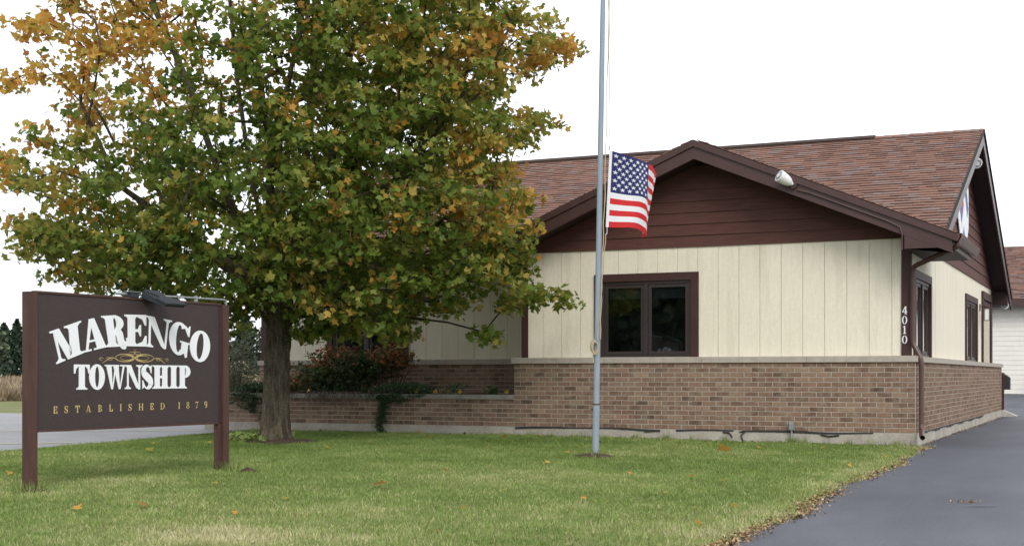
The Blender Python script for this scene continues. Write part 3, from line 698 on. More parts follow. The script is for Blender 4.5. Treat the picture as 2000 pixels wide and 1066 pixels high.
    if ch in 'PRB':
        g = stem(so, bot=(ch != 'B'), top=(ch != 'B'))
        if ch == 'B': g += rect(0, so+st, 0, sh) + rect(0, so+st, 1-sh, 1)
        y0 = .46 if ch == 'P' else .48; cy = (1+y0)/2; ry = (1-y0)/2; bx = so+st; rx = w*(.97 if ch != 'B' else .93)-bx; ix = max(rx-st*.92, rx*.22)
        g += ring(bx, cy, rx, ry, ix, ry-th*.62, -90, 90, 14)
        if ch == 'B': g += ring(bx, .265, w-bx, .265, max(w-bx-st*.92, .05), .265-th*.62, -90, 90, 14)
        if ch == 'R':
            g += stroke(bez([(bx+.01, .5), (bx+rx*.42, .42), (bx+rx*.50, .2), (bx+rx*.68, .02), (w*1.02, .12), (w*1.05, .27)]), [th*1.0]+[st*.9]*6+[st*.92]*9+[st*.75]*5+[st*.4]*4+[th*.5]*12)
        return g
    if ch == 'D':
        g = rect(so, so+st, 0, 1) + rect(0, so+st, 0, sh) + rect(0, so+st, 1-sh, 1); bx = so+st
        return g + ring(bx, .5, w-bx, .5, max(w-bx-st, .04), .5-th*.7, -90, 90, 18)
    if ch == 'G':
        g = ring(w*.46, .5, w*.46, .52, max(w*.46-st*.98, .06), .52-th*.8, 48, 312, 26)
        g += [[(w*.93, .98), (w*.93, .64), (w*.87, .64), (w*.70, .86), (w*.62, .96), (w*.70, .965), (w*.84, .88), (w*.89, .98)]]
        g += rect(w*.60, w*.60+st*.95, .08, .42) + rect(w*.52, w*1.0, .40, .45) + [[(w*.60+st*.95, .42), (w*.60+st*.95, -.02), (w*.60+st*.7, -.04), (w*.60+st*.45, .1), (w*.60+st*.4, .3)]]; return g
    if ch == 'S':
        c = bez([(w*.84, .78), (w*.70, .93), (w*.44, .965), (w*.20, .84), (w*.24, .64), (w*.52, .49), (w*.78, .35), (w*.80, .15), (w*.56, .035), (w*.30, .07), (w*.14, .24)], 60)
        n = len(c); wd = []
        for i in range(n):
            t = i/(n-1); wd.append(th*.7+(st*1.0-th*.5)*max(0, math.sin(math.pi*min(1, max(0, (t-.16)/.68))))**1.1)
        g = stroke(c, wd)
        g += [[(w*.90, 1.0), (w*.90, .66), (w*.84, .66), (w*.72, .9), (w*.82, .95)], [(w*.06, 0), (w*.06, .36), (w*.12, .36), (w*.26, .11), (w*.16, .05)]]; return g
    if ch == '1': return stem((w-st)/2, top=False, ov=w*.2) + [[((w-st)/2, 1), ((w-st)/2, .88), (w*.14, .84), (w*.14, .87)], [((w-st)/2, .9), ((w+st)/2, .9), ((w+st)/2, 1.01), ((w-st)/2, 1.0)]]
    if ch == '8': return ring(w/2, .755, w*.40, .26, w*.40-st*.7, .26-th*.8) + ring(w/2, .265, w*.47, .285, w*.47-st*.8, .285-th*.8)
    if ch == '7': return rect(w*.05, w*.97, 1-sh*2, 1) + [[(w*.05, 1), (w*.05, .72), (w*.10, .72), (w*.18, 1-sh*2)], [(w*.97, .95), (w*.80, .95), (w*.30, 0), (w*.30+st, 0), (w*.62, .55)]]
    if ch == '9': return ring(w/2, .68, w*.45, .34, w*.45-st*.85, .34-th*.8) + stroke(bez([(w*.86, .66), (w*.84, .40), (w*.64, .13), (w*.30, .02)], 16), [st*.7]*6+[st*.6]*5+[th*1.2]*5+[th]*6)
    if ch == '4': return rect(w*.58, w*.58+st, 0, 1) + rect(w*.02, w*.98, .26, .26+th*1.3) + [[(w*.58, 1), (w*.58+st, 1), (w*.16, .3), (w*.02, .3)]] + rect(w*.44, w*.72+st, 0, sh)
    return rect(0, w, 0, 1)
def letter(ch, w, st, th, warp, place, m, parent, t=.004, sh=.055):
    mb = MB()
    for i, pc in enumerate(glyph(ch, w, st, th, sh)):
        t_ = t+.00012*(i % 24)
        f = [place(*warp(x/w, y), t_) for x, y in pc]; b = [place(*warp(x/w, y), 0.0005) for x, y in pc]
        n = len(f); o = len(mb.v); mb.v += f+b; mb.f.append(tuple(range(o, o+n))); mb.t.append(0)
        for k in range(n): k2 = (k+1) % n; mb.f.append((o+k, o+n+k, o+n+k2, o+k2)); mb.t.append(0)
    return mb.build('letter' if ch.isalpha() else 'numeral', m, parent)
# house number 4010 on the corner board
for ch, zt in zip('4010', (1.69, 1.56, 1.43, 1.30)):
    letter(ch, .62, .15, .08, lambda u, v, zt=zt: (-.185+u*.068, zt-.105+v*.105), lambda a, b, c: (a, .09-.0225-c, b), M['white'], cb, sh=.05)

# ------------------------------------------------------------------ planter wall
pw = thing('planter_wall', 'low brick planter wall with a grey stone cap before the shaded front wall', 'wall', (-8.7, 0, -.14))
PX0, PX1, PC = XL-.05, -W-.003, 6*.0677
mb = MB(); mb.box(PX0, PX1, -.0035, .19, -.003, PC); mb.box(PX0, PX0+.19, .19, YS-.02, -.003, PC); core = mb.build('masonry', M['mortar'], pw)
for x, z, k in layout(PX0+.0, PX1, 0, 6):
    put('brick', (full if k == 'f' else half)[max(0, min(NV-1, tone_i()))], core, loc=(x, random.uniform(-.001, .001), z), rot=(0, 0, random.uniform(-.006, .006)))
mb = MB(); mb.box(PX0-.01, PX1, -.012, .21, -.5, -.004); mb.box(PX0-.01, PX0+.2, .21, YS-.03, -.5, -.004); mb.build('footing', M['concrete'], pw)
def cap_front(mb, p, q): return mb.box(p, q, -.03, .22, PC, PC+.068)
stones('cap_stone', M['capstone'], PX0-.03, PX1+.001, cap_front, 5, pw)
MB().box(PX0-.03, PX0+.22, .224, YS-.04, PC, PC+.068).build('cap_stone', M['capstone'], pw)
mb = MB(); nx, ny = 24, 6
for j in range(ny):
    for i in range(nx): mb.v.append((PX0+.2+(PX1-PX0-.21)*i/(nx-1), .215+(YS-.26)*j/(ny-1), PC+.03+.05*math.sin(i*1.7+j)*math.sin(j*2.1+i*.4)+.02*random.random()))
for j in range(ny-1):
    for i in range(nx-1): a = j*nx+i; mb.f.append((a, a+1, a+nx+1, a+nx)); mb.t.append(0)
mb.build('planting_soil', M['soil'], pw)
for x in (-9.26, -8.05, -6.67):
    d = MB().tube([(x, .02, -.115), (x, -.035, -.118)], .030, 12).build('drain_pipe', M['concrete'], pw)
    MB().tube([(x, -.0345, -.118), (x, -.0362, -.118)], .022, 12).build('bore_shade', M['tar'], d)  # flat black disc, painted shade of the pipe's hollow

# ------------------------------------------------------------------ township sign
SP0 = Vector((-6.2828, -9.3975, 0)); SD = Vector((.07811, .99694, 0)); SN = Vector((SD.y, -SD.x, 0)); SZ = .281
sign = thing('township_sign', 'dark brown board sign on two posts with white arched lettering', 'sign', (-6.19, -8.17, -.22))
def SPt(s, z, c): v = SP0+SD*s+SN*c; return (v.x, v.y, SZ+z)
def sbox(mb, s0, s1, z0, z1, c0, c1): return mb.hexa([SPt(s0, z0, c0), SPt(s1, z0, c0), SPt(s1, z0, c1), SPt(s0, z0, c1), SPt(s0, z1, c0), SPt(s1, z1, c0), SPt(s1, z1, c1), SPt(s0, z1, c1)])
for s0, s1, zt, zb in ((-.095, -.003, 1.228, -.62), (2.458, 2.55, 1.225, -.6)):
    sbox(MB(), s0, s1, zb, zt, -.055, .037).build('post', M['post'], sign)
sbox(MB(), 2.405, 2.4575, -.6, -.002, -.045, .012).build('brace', M['post'], sign)
panel = sbox(MB(), 0, 2.455, .0, 1.22, -.035, 0).build('panel', M['panel'], sign)
for a, b, c, d in ((0, 2.455, 1.2205, 1.24), (0, 2.455, -.02, -.0005)):
    sbox(MB(), a, b, c, d, -.045, .012).build('edge_trim', M['post'], sign)
# MARENGO, arched
ARCH = [('M', 1.05, [(.25, .590), (.565, .694), (.532, .992), (.158, .878)]), ('A', .98, [(.552, .694), (.868, .757), (.815, 1.045), (.505, .985)]), ('R', .86, [(.842, .752), (1.112, .767), (1.062, 1.068), (.782, 1.044)]),
        ('E', .93, [(1.086, .767), (1.376, .768), (1.376, 1.077), (1.081, 1.070)]), ('N', 1.05, [(1.372, .768), (1.672, .750), (1.722, 1.036), (1.378, 1.073)]),
        ('G', .95, [(1.675, .722), (1.968, .668), (2.022, .985), (1.702, 1.042)]), ('O', .93, [(1.968, .648), (2.268, .612), (2.312, .922), (2.012, .958)])]
def quadwarp(q):
    def f(u, v):
        a = [q[0][i]*(1-u)+q[1][i]*u for i in (0, 1)]; b = [q[3][i]*(1-u)+q[2][i]*u for i in (0, 1)]
        return a[0]*(1-v)+b[0]*v, a[1]*(1-v)+b[1]*v
    return f
for ch, w_, q in ARCH: letter(ch, w_, .31, .11, quadwarp(q), SPt, M['white'], panel, .006)
for ch, a, b in (('T', .449, .640), ('O', .634, .829), ('W', .829, 1.100), ('N', 1.092, 1.312), ('S', 1.310, 1.456), ('H', 1.457, 1.693), ('I', 1.689, 1.818), ('P', 1.813, 2.0)):
    letter(ch, (b-a)/.23, .31, .11, lambda u, v, a=a, b=b: (a+u*(b-a), .356+v*.231), SPt, M['white'], panel, .006)
for ch, c in zip('ESTABLISHED1879', (.232, .359, .495, .628, .771, .91, 1.036, 1.157, 1.303, 1.452, 1.6, 1.836, 1.962, 2.095, 2.23)):
    w_ = {'I': .36, '1': .5, 'A': .86, 'H': .92, 'D': .86, 'T': .8}.get(ch, .68); z0 = .141+.0055*c
    letter(ch, w_, .17, .075, lambda u, v, c=c, w_=w_, z0=z0: (c+(u-.5)*w_*.066, z0+v*.066), SPt, M['gold'], panel, .002)
# gold scroll ornament
def ribbon(pts, wd, t): 
    mb = MB(); n = len(pts); ws = [wd*.68*(.45+.75*math.sin(math.pi*i/(n-1))) for i in range(n)]
    for pc in stroke(pts, ws): mb.poly([SPt(x, y, t) for x, y in pc])
    return mb
oc = (1.22, .655)
def cur(f, n=60): return [f(i/n) for i in range(n+1)]
tt = .0012
for s in (-1, 1):
    for fn, wd in ((lambda t, s=s: (oc[0]+s*(.13+.125*math.cos(2*math.pi*t)), oc[1]+.036*math.sin(2*math.pi*t)), .011),
                   (lambda t, s=s: (oc[0]+s*(.11+.08*math.cos(2*math.pi*t)), oc[1]+.022*math.sin(2*math.pi*t)), .007),
                   (lambda t, s=s: (oc[0]+s*(.22+.2*t), oc[1]-.03+.03*math.sin(math.pi*(.1+t*1.15))), .009),
                   (lambda t, s=s: (oc[0]+s*(.33+.05*(1-t*.5)*math.cos(5.5*t)), oc[1]-.014+.017*(1-t*.5)*math.sin(5.5*t)), .006),
                   (lambda t, s=s: (oc[0]+s*(.435+.028*(1-t*.4)*math.cos(math.pi+5.6*t)), oc[1]-.014-.014*(1-t*.4)*math.sin(math.pi+5.6*t)), .006),
                   (lambda t, s=s: (oc[0]+s*(.038+.042*math.cos(2*math.pi*t)), oc[1]+.045+.012*math.sin(2*math.pi*t)), .006),
                   (lambda t, s=s: (oc[0]+s*(-.14+.28*t), oc[1]+.034*math.cos(math.pi*t)), .009)):
        tt += .0002; ribbon(cur(fn), wd, tt).build('scroll', M['gold'], panel)
ribbon(cur(lambda t: (oc[0]+.012*math.sin(2*math.pi*t), oc[1]+.068+.014*math.cos(2*math.pi*t))), .005, tt+.0002).build('scroll', M['gold'], panel)
# conduit and lamp on top of the sign
cd = MB().tube([SPt(1.27, 1.272, -.02), SPt(1.9, 1.277, -.02), SPt(2.53, 1.282, -.02), SPt(2.566, 1.278, -.02), SPt(2.57, 1.24, -.02), SPt(2.57, 1.19, -.02)], .010, 8, cap=False).build('conduit', M['galv'], sign, smooth=True)
MB().tube([SPt(1.0, 1.268, -.03), SPt(1.15, 1.27, -.03)], .012, 8).build('conduit', M['galv'], sign)
MB().tube([SPt(2.57, -.2, -.08), SPt(2.57, -.55, -.08)], .014, 8).build('conduit', M['galv'], sign)
jb = sbox(MB(), 1.15, 1.26, 1.241, 1.29, -.055, .02).build('junction_box', M['lamp'], sign)
sbox(MB(), 1.13, 1.28, 1.291, 1.296, -.06, .03).build('junction_lid', M['galv'], jb)
sbox(MB(), 2.09, 2.11, 1.241, 1.30, -.03, .0).build('conduit_strap', M['galv'], sign)
# flood lamp: a flat sloped visor with cut-in waist
lampx = 1.42
def lampP(a, l, h):     # a along sign, l outward-down, h normal to visor
    return SPt(lampx+a, 1.305-l*.50+h*.9, .02+l*1.2+h*.4)
mb = MB(); out_ = [(-.10, 0), (.10, 0), (.085, .05), (.05, .10), (.05, .13), (.08, .155), (.14, .165), (.14, .28), (-.14, .28), (-.14, .165), (-.08, .155), (-.05, .13), (-.05, .10), (-.085, .05)]
for sgn in (1,):
    top = [lampP(a, l, .016) for a, l in out_]; bot = [lampP(a, l, 0) for a, l in out_]
    mb.prism(top, Vector(bot[0])-Vector(top[0]))
lamp = mb.build('flood_lamp', M['lamp'], sign)
mb = MB(); mb.hexa([lampP(-.11, .0, -.07), lampP(.11, .0, -.07), lampP(.13, .26, -.03), lampP(-.13, .26, -.03), lampP(-.11, .0, -.002), lampP(.11, .0, -.002), lampP(.138, .27, -.002), lampP(-.138, .27, -.002)])
mb.build('lamp_housing', M['lamp'], lamp)
MB().tube([SPt(lampx, 1.28, -.02), SPt(lampx, 1.31, .03)], .02, 8).build('lamp_bracket', M['lamp'], lamp)
sbox(MB(), 2.555, 2.62, -.36, -.235, -.11, -.05).build('outlet_box', M['galv'], sign)

# ------------------------------------------------------------------ flagpole
pole = thing('flagpole', 'slim blue grey painted flagpole standing in the lawn', 'flagpole', (-3.223, -3.461, -.18))
pb = Vector((-3.223, -3.461, -.22)); pt = Vector((-3.118, -3.413, 6.85))
def pp(z): return pb.lerp(pt, (z-pb.z)/(pt.z-pb.z))
MB().tube([pp(-.22), pp(.42)], .0415, 20, cap=False).build('lower_tube', M['pole'], pole, smooth=True)
MB().tube([pp(.415), pp(.43)], .0425, 20).build('joint_ring', M['rust'], pole)
MB().tube([pp(.43), pp(2), pp(4), pp(6.85)], [.037, .036, .032, .026], 20, cap=False).build('upper_tube', M['pole'], pole, smooth=True)
MB().tube([pp(6.85)+Vector((0, 0, .06*math.sin(t))) for t in np.linspace(-1.5, 1.5, 7)], [.02+.045*math.cos(t) for t in np.linspace(-1.5, 1.5, 7)], 12, cap=False).build('finial', M['gold'], pole, smooth=True)
for z, s in ((.36, -1), (-.02, 1)):
    MB().tube([pp(z)+RT*s*.03, pp(z)+RT*s*.062], .011, 6).build('bolt', M['rust'], pole)
cl = MB(); cz = pp(1.12)-RT*.04-FW*.02
cl.tube([cz+Vector((0, 0, -.1)), cz-RT*.02+Vector((0, 0, -.03)), cz-RT*.02+Vector((0, 0, .03)), cz+Vector((0, 0, .1))], .01, 6); cl.build('cleat', M['galv'], pole)
# halyard
def ropew(p, q, sag, n=14, ph=0): return [Vector(p).lerp(Vector(q), i/n)+RT*(sag*math.sin(math.pi*i/n)+.006*math.sin(i*1.9+ph)) for i in range(n+1)]
hk = pp(3.50)+RT*.105-FW*.03; lo = pp(2.44)+RT*.075-FW*.03
MB().tube(ropew(pp(6.7)+RT*.06-FW*.03, pp(2.9)+RT*.055-FW*.045, .01)+ropew(pp(2.8)+RT*.052-FW*.045, pp(1.2)+RT*.03-FW*.045, -.0, ph=1)[1:], .0058, 6).build('halyard', M['rope'], pole)
MB().tube(ropew(pp(6.7)+RT*.075, hk, -.012), .0045, 6).build('halyard', M['rope'], pole)
MB().tube(ropew(lo, pp(1.18)-RT*.01-FW*.045, .006), .0055, 6).build('halyard', M['rope'], pole)
mb = MB()
for k in range(4):
    mb.tube([cz-FW*.012*k+RT*(.035*math.cos(t)+.008*k-.01)+Vector((0, 0, .075*math.sin(t)-.01*k)) for t in np.linspace(0, 6.3, 16)], .006, 5)
mb.tube([cz+Vector((0, 0, -.06)), cz-RT*.012+Vector((0, 0, -.14)), cz-RT*.006+Vector((0, 0, -.2))], .006, 5); mb.build('rope_coil', M['rope'], pole)

# ------------------------------------------------------------------ flag
fh = Vector(hk)+Vector((0, 0, -.05)); FHGT = .915
flag = thing('flag', 'stars and stripes flag hung at half mast on the pole', 'flag', (fh.x, fh.y, fh.z-FHGT))
def fpos(u, v, off=0):      # u 0..1 along the fly, v 0..1 down
    lat = np.interp(u, [0, .12, .25, .4, .52, .66, .82, 1], [0, .17, .33, .44, .49, .53, .555, .57])
    dep = np.interp(u, [0, .12, .25, .4, .52, .66, .82, 1], [0, .05, .13, .27, .43, .52, .68, .83])
    l4 = np.interp(.4, [0, .25, .4], [0, .33, .44])
    if u > .4: lat = l4+(lat-l4)*(1-.35*v)-.11*v*(u-.4)
    lat *= 1.11+.04*v*(1-u)
    drop = .14*min(u/.42, 1)*(1-.8*v)+.03*v*min(1, max(0, u-.2)/.3)
    drop = min(drop, .15)+max(0, u-.4)*(.05-.06*v)
    rip = .055*math.sin(9.5*u+2.6*v)*min(1, u*3)+.034*math.sin(19*u-5*v+1)*min(1, u*2)+.05*v*math.sin(6*u+1.5)*u
    wv = .022*math.sin(u*11+v*2.5)*min(1, u*3)*(.4+.6*v)*(1-.6*max(0, u-.4)/.6)
    p = fh+RT*(lat-.046*v+.010*math.sin(20*u+4*v)*u)+FW*(dep*.9+rip)+Vector((0, 0, -v*FHGT-drop-wv))
    nrm = (-FW*.8-RT*.3).normalized(); return p+nrm*off
def fgrid(name, u0, u1, v0, v1, nu, nv, m, both=.0, parent=flag):
    mb = MB()
    for j in range(nv+1):
        for i in range(nu+1): mb.v.append(tuple(fpos(u0+(u1-u0)*i/nu, v0+(v1-v0)*j/nv, both)))
    for j in range(nv):
        for i in range(nu): a = j*(nu+1)+i; mb.f.append((a, a+1, a+nu+2, a+nu+1)); mb.t.append(0)
    return mb.build(name, m, parent, smooth=True)
fgrid('header', -.0, .022, 0, 1, 1, 12, M['flagwhite'])
canton = fgrid('canton', .022, .4, 0, 7/13, 22, 18, M['navy'])
for k in range(13): fgrid('stripe', .4 if k < 7 else .022, 1, k/13, (k+1)/13, 30, 3, M['red' if k % 2 == 0 else 'flagwhite'])
for r_ in range(9):
    for c in range(6 if r_ % 2 == 0 else 5):
        u = .022+.378*(2*c+(1 if r_ % 2 == 0 else 2))/12; v = (7/13)*(r_+1)/10; mb = MB(); pts = []
        for k in range(10):
            rr = .0285*(1 if k % 2 == 0 else .40); t = math.pi/2+k*math.pi/5
            pts.append(fpos(u+rr*math.cos(t)/1.52*1.25, v-rr*math.sin(t)/FHGT, .004))
        mb.v = [tuple(fpos(u, v, .004))]+[tuple(p) for p in pts]; mb.f = [(0, 1+k, 1+(k+1) % 10) for k in range(10)]; mb.t = [0]*10
        mb.build('star', M['flagwhite'], canton)
MB().tube([hk, hk-Vector((0, 0, .02)), fh+Vector((0, 0, .0))], .008, 6).build('snap_hook', M['galv'], flag)
MB().tube([fpos(.01, 1), fpos(.01, 1)-Vector((0, 0, .07)), lo], .008, 6).build('snap_hook', M['galv'], flag)

# ------------------------------------------------------------------ leaves and foliage
half_o = [(0, -.05), (.32, .04), (.28, .16), (.52, .36), (.38, .38), (.40, .52), (.18, .50), (.12, .76), (0, 1.0)]
outl = half_o + [(-x, y) for x, y in half_o[-2:0:-1]]
LV = np.array([(0, .30, 0)]+[(x*1.05, y, 0) for x, y in outl]); LV[:, 1] -= .3
LV[:, 2] = -.22*np.abs(LV[:, 0])**1.3 - .10*(LV[:, 1])**2 + .02
NLF = len(outl); LT = np.array([(0, 1+i, 1+(i+1) % NLF) for i in range(NLF)])
def frames(n, up_bias=.5):
    z = rng.normal(size=(n, 3)); z[:, 2] += up_bias; z /= np.linalg.norm(z, axis=1)[:, None]
    a = rng.normal(size=(n, 3)); a -= (a*z).sum(1)[:, None]*z; a /= np.linalg.norm(a, axis=1)[:, None]
    return np.stack([np.cross(a, z), a, z], axis=2)     # columns x,y,z
def leaves_mesh(name, pos, size, Fm, tone, m, V=LV, T=LT):
    n = len(pos); co = pos[:, None, :]+np.einsum('nij,vj->nvi', Fm, V)*size[:, None, None]
    tr = (T[None]+(np.arange(n)*len(V))[:, None, None]).reshape(-1, 3)
    return fastmesh(name, co.reshape(-1, 3), tr, np.repeat(tone, len(V)), m)
QV = np.array([(-.5, 0, 0), (0, -.7, .05), (.5, 0, 0), (0, .7, .05)]); QT = np.array([(0, 1, 2), (0, 2, 3)])

# ---- the maple
maple = thing('maple_tree', 'big maple with green and orange leaves standing before the building', 'tree', (TX, TY, -.16))
T0 = np.array([TX, TY, 0.]); rt = np.array(RT); fwv = np.array(FW)
def tw(l, d, z): return np.array([TX, TY, z])+rt*l+fwv*d
TD = 19.25
def o2l(u, v): return ((u-1000)/2648.6*TD+3.343, .7665+(733.3-v)/2648.6*TD)
OUT = np.array([o2l(*p) for p in [(60, -70), (40, 30), (95, 70), (75, 160), (10, 150), (10, 185), (70, 205), (90, 255), (115, 290), (60, 312), (0, 262), (-60, 290), (-70, 380), (20, 378), (65, 400), (48, 440), (75, 475), (105, 500), (125, 540), (190, 562), (265, 578), (310, 575), (440, 600), (452, 645), (500, 600), (540, 575), (565, 645), (610, 652), (640, 640), (700, 665), (780, 670), (850, 640), (900, 640), (945, 672), (968, 645), (935, 600), (1000, 612), (1030, 600), (1102, 578), (1055, 545), (1010, 510), (1045, 470), (1015, 440), (1040, 400), (1010, 340), (1055, 265), (1062, 230), (1010, 200), (1010, 150), (1090, 122), (1116, 90), (1065, 38), (1010, 35), (985, -20), (900, -170), (700, -320), (500, -370), (300, -270), (150, -170)]])
def inside(x, y):
    r = np.zeros(len(x), bool); n = len(OUT)
    for i in range(n):
        x1, y1 = OUT[i]; x2, y2 = OUT[(i+1) % n]
        c = ((y1 > y) != (y2 > y)) & (x < (x2-x1)*(y-y1)/(y2-y1+1e-12)+x1); r ^= c
    return r
nc = 24000
cx = rng.uniform(-4.6, 4.4, nc); cz = rng.uniform(1.0, 8.8, nc)
rad = np.clip(np.sqrt(np.clip(1-((cx-.1)/4.5)**2, 0, 1)), .12, 1)*np.interp(cz, [1, 1.8, 3, 6, 9], [1.2, 1.9, 2.7, 2.8, 1.0])
cd_ = rng.uniform(-1, .72, nc)*rad
ok = inside(cx, cz)
for ex_o, ez_o in ((.2, 0), (-.2, 0), (0, .19), (0, -.22), (.14, .14), (-.14, -.14), (.14, -.14), (-.14, .14)): ok &= inside(cx+ex_o, cz+ez_o)
ok &= ~((cx < -2.85) & (cz > 3.45)) & ~((cx < -3.15) & (cz < 3.0)) & ~((cx > 1.9) & (cx < 3.4) & (cz < 1.75))
# thin the inside, keep the shell denser; sparse upper left
shell = np.abs(cd_)/rad
keep = rng.random(nc) < (.22+.78*shell)*np.where((cx < .25) & (cz > 2.9), .62, 1)
ul = (cx < -.6) & (cz > 4.3); keep &= ~(ul & (rng.random(nc) < .10))
ul2 = (cx < .9) & (cx > -1.8) & (cz > 4.3); keep &= ~(ul2 & (rng.random(nc) < .38))
P3 = np.array([TX, TY, 0])+cx[:, None]*rt+cd_[:, None]*fwv; P3[:, 2] = cz
X_, Y_, Z_ = P3.T
hit = (Y_ > .55) & (Z_ < EZ+RS*(Y_-EY)+.35) | (Y_ > -.75) & (X_ > -6.6) & (Z_ < RISEF(np.minimum(X_, AX0))+.3)*(X_ < AX0)
sel = np.where(ok & keep & ~hit)[0][:2100]
# even out: drop clusters crowding another one
cl_p = P3[sel]; keepi = []
EXT = [(1075, 85, 8), (1100, 98, 6), (1040, 112, 6), (1050, 240, 7), (1025, 262, 6), (1035, 578, 8), (1085, 582, 7), (1000, 592, 6), (950, 650, 4), (930, 635, 3), (700, 650, 4), (785, 655, 4), (22, 168, 5), (58, 48, 4), (85, 62, 5), (15, 300, 8), (25, 345, 8), (70, 440, 6), (85, 485, 6), (1030, 452, 7), (1000, 486, 8), (1015, 522, 7), (640, 632, 6), (605, 640, 6), (470, 610, 7), (130, 530, 6), (1020, 400, 6), (985, 430, 7), (520, 545, 6), (560, 530, 6), (475, 585, 8), (462, 622, 7), (490, 560, 6), (600, 600, 6), (540, 490, 6), (150, 520, 7), (200, 545, 7), (110, 480, 6), (260, 560, 6), (340, 560, 6), (400, 580, 6), (180, 480, 6), (690, 600, 6), (760, 610, 6)]
ex = []
for u, v, k in EXT:
    l, z = o2l(u, v)
    for _ in range(k): ex.append((l+rng.normal(0, .09), -.25+rng.normal(0, .2), z+rng.normal(0, .07)))
ex = np.array(ex); exP = np.array([TX, TY, 0])+ex[:, :1]*rt+ex[:, 1:2]*fwv; exP[:, 2] = ex[:, 2]
cl_p = np.vstack([exP, cl_p]); P3 = None
cx_s = np.r_[ex[:, 0], cx[sel]]; cd_s = np.r_[ex[:, 1], cd_[sel]]; cz_s = np.r_[ex[:, 2], cz[sel]]
for i in range(len(cl_p)):
    if not keepi or np.min(np.linalg.norm(cl_p[keepi]-cl_p[i], axis=1)) > .185: keepi.append(i)
cl_p = cl_p[keepi]; cl_l = cx_s[keepi]; cl_d = cd_s[keepi]; cl_z = cz_s[keepi]
# skeleton
nodes = []; par = []
def addn(p, pa): nodes.append(np.array(p, float)); par.append(pa); return len(nodes)-1
k = addn(tw(-.02, 0, -.2), -1)
for z, l in ((.3, -.01), (.8, .0), (1.3, .03), (1.7, .05), (2.1, .04)): k = addn(tw(l, 0, z), k)
fork = k
LIMBS = [(4, [(-.25, -.1, 2.3), (-.55, -.2, 3.0), (-.9, -.3, 4.0), (-1.15, -.4, 4.8), (-1.5, -.4, 5.6), (-2.0, -.4, 6.6), (-2.3, -.4, 7.4)]), (5, [(.05, .1, 2.6), (.0, .1, 3.4), (.05, .1, 4.4), (.3, 0, 5.6), (.4, .1, 6.8), (.3, .2, 8.2)]),
         (5, [(.3, .1, 2.6), (.75, .3, 3.3), (1.3, .4, 4.3), (1.8, .5, 5.4), (2.2, .6, 6.8)]), (4, [(.05, -.5, 2.4), (.1, -1.1, 3.0), (.2, -1.6, 3.8), (.1, -2.0, 5)]), (4, [(-.3, .4, 2.4), (-.8, .9, 3.3), (-1.2, 1.4, 4.5), (-1.5, 1.6, 6)]),
         (3, [(.5, -.1, 2.05), (1.1, -.2, 2.4), (1.9, -.3, 2.65), (2.8, -.2, 2.7), (3.5, -.1, 2.3)]), (3, [(-.6, .0, 2.2), (-1.2, 0, 2.6), (-2.1, .1, 3.0), (-3.1, .1, 3.25), (-3.9, 0, 3.5)]),
         (5, [(.25, -.2, 2.8), (.45, -.3, 3.7), (.6, -.4, 5), (.9, -.4, 6.5)]), (5, [(-.15, -.1, 2.7), (-.4, .1, 3.7), (-.6, .2, 5.0), (-.75, .2, 6.6)]), (4, [(.35, .5, 2.6), (.8, 1.1, 3.4), (1.2, 1.6, 4.6), (1.6, 1.5, 6)]),
         (4, [(-.4, -.4, 2.2), (-1.1, -.8, 2.7), (-1.9, -1.2, 3.3), (-2.4, -1.2, 4.4), (-3.0, -1.0, 5.0)]), (4, [(.5, -.5, 2.3), (1.3, -1.0, 2.9), (2.1, -1.1, 3.7), (2.7, -.9, 4.6), (3.1, -.6, 5.3)])]
for st_, pts in LIMBS:
    k = st_
    for p in pts: k = addn(tw(p[0], p[1], p[2]), k)
plen = [0.]
for i in range(1, len(nodes)): plen.append(plen[par[i]]+np.linalg.norm(nodes[i]-nodes[par[i]]))
base_c = tw(0, 0, 2.2); order = np.argsort(np.linalg.norm(cl_p-base_c, axis=1)); tips = []
for i in order:
    N = np.array(nodes[3:]); d = np.linalg.norm(N-cl_p[i], axis=1); j = int(np.argmin(d+.18*np.array(plen[3:])+np.where(N[:, 2] > cl_p[i][2]+.25, .4, 0)))+3
    a, b = nodes[j], cl_p[i]; ln = np.linalg.norm(b-a); kk = j; ns = max(1, int(ln/.38))
    for s in range(1, ns+1):
        t = s/ns; p = a+(b-a)*t+(rng.normal(size=3)*.03 if s < ns else 0); p[2] += .10*ln*math.sin(math.pi*t)*.5
        kk = addn(p, kk); plen.append(plen[par[kk]]+np.linalg.norm(nodes[kk]-nodes[par[kk]]))
    tips.append(kk)
cnt = np.zeros(len(nodes))
for t in tips: cnt[t] += 1
for i in range(len(nodes)-1, 0, -1): cnt[par[i]] += max(cnt[i], .3)
rads = .0047*np.maximum(cnt, .6)**.50
rads = np.minimum(rads, .15)
limb_mb = MB(); twig_mb = MB(); kids = {}
for i, p in enumerate(par): kids.setdefault(p, []).append(i)
def grow(i):      # follow thickest child into one tube; others start new tubes
    stack = [(par[i], i)]
    while stack:
        pa, c = stack.pop(); path = [nodes[pa]]; rr = [min(rads[c]*1.1, rads[pa])]
        while True:
            path.append(nodes[c]); rr.append(rads[c]); ks = kids.get(c, [])
            if not ks: break
            ks = sorted(ks, key=lambda q: -cnt[q])
            for q in ks[1:]: stack.append((c, q))
            c = ks[0]
        rr[-1] *= .5
        if max(rr) > .03: limb_mb.tube(path, rr, 9, cap=False)
        else: twig_mb.tube(path, rr, 5, cap=False)
for st_ in sorted(set(s for s, _ in LIMBS)):
    for q in kids[st_]:
        if q > 5: grow(q)
limb_mb.build('limbs', M['bark'], maple, smooth=True)
twig_mb.build('twigs', M['twig'], maple, smooth=True, kind='stuff')
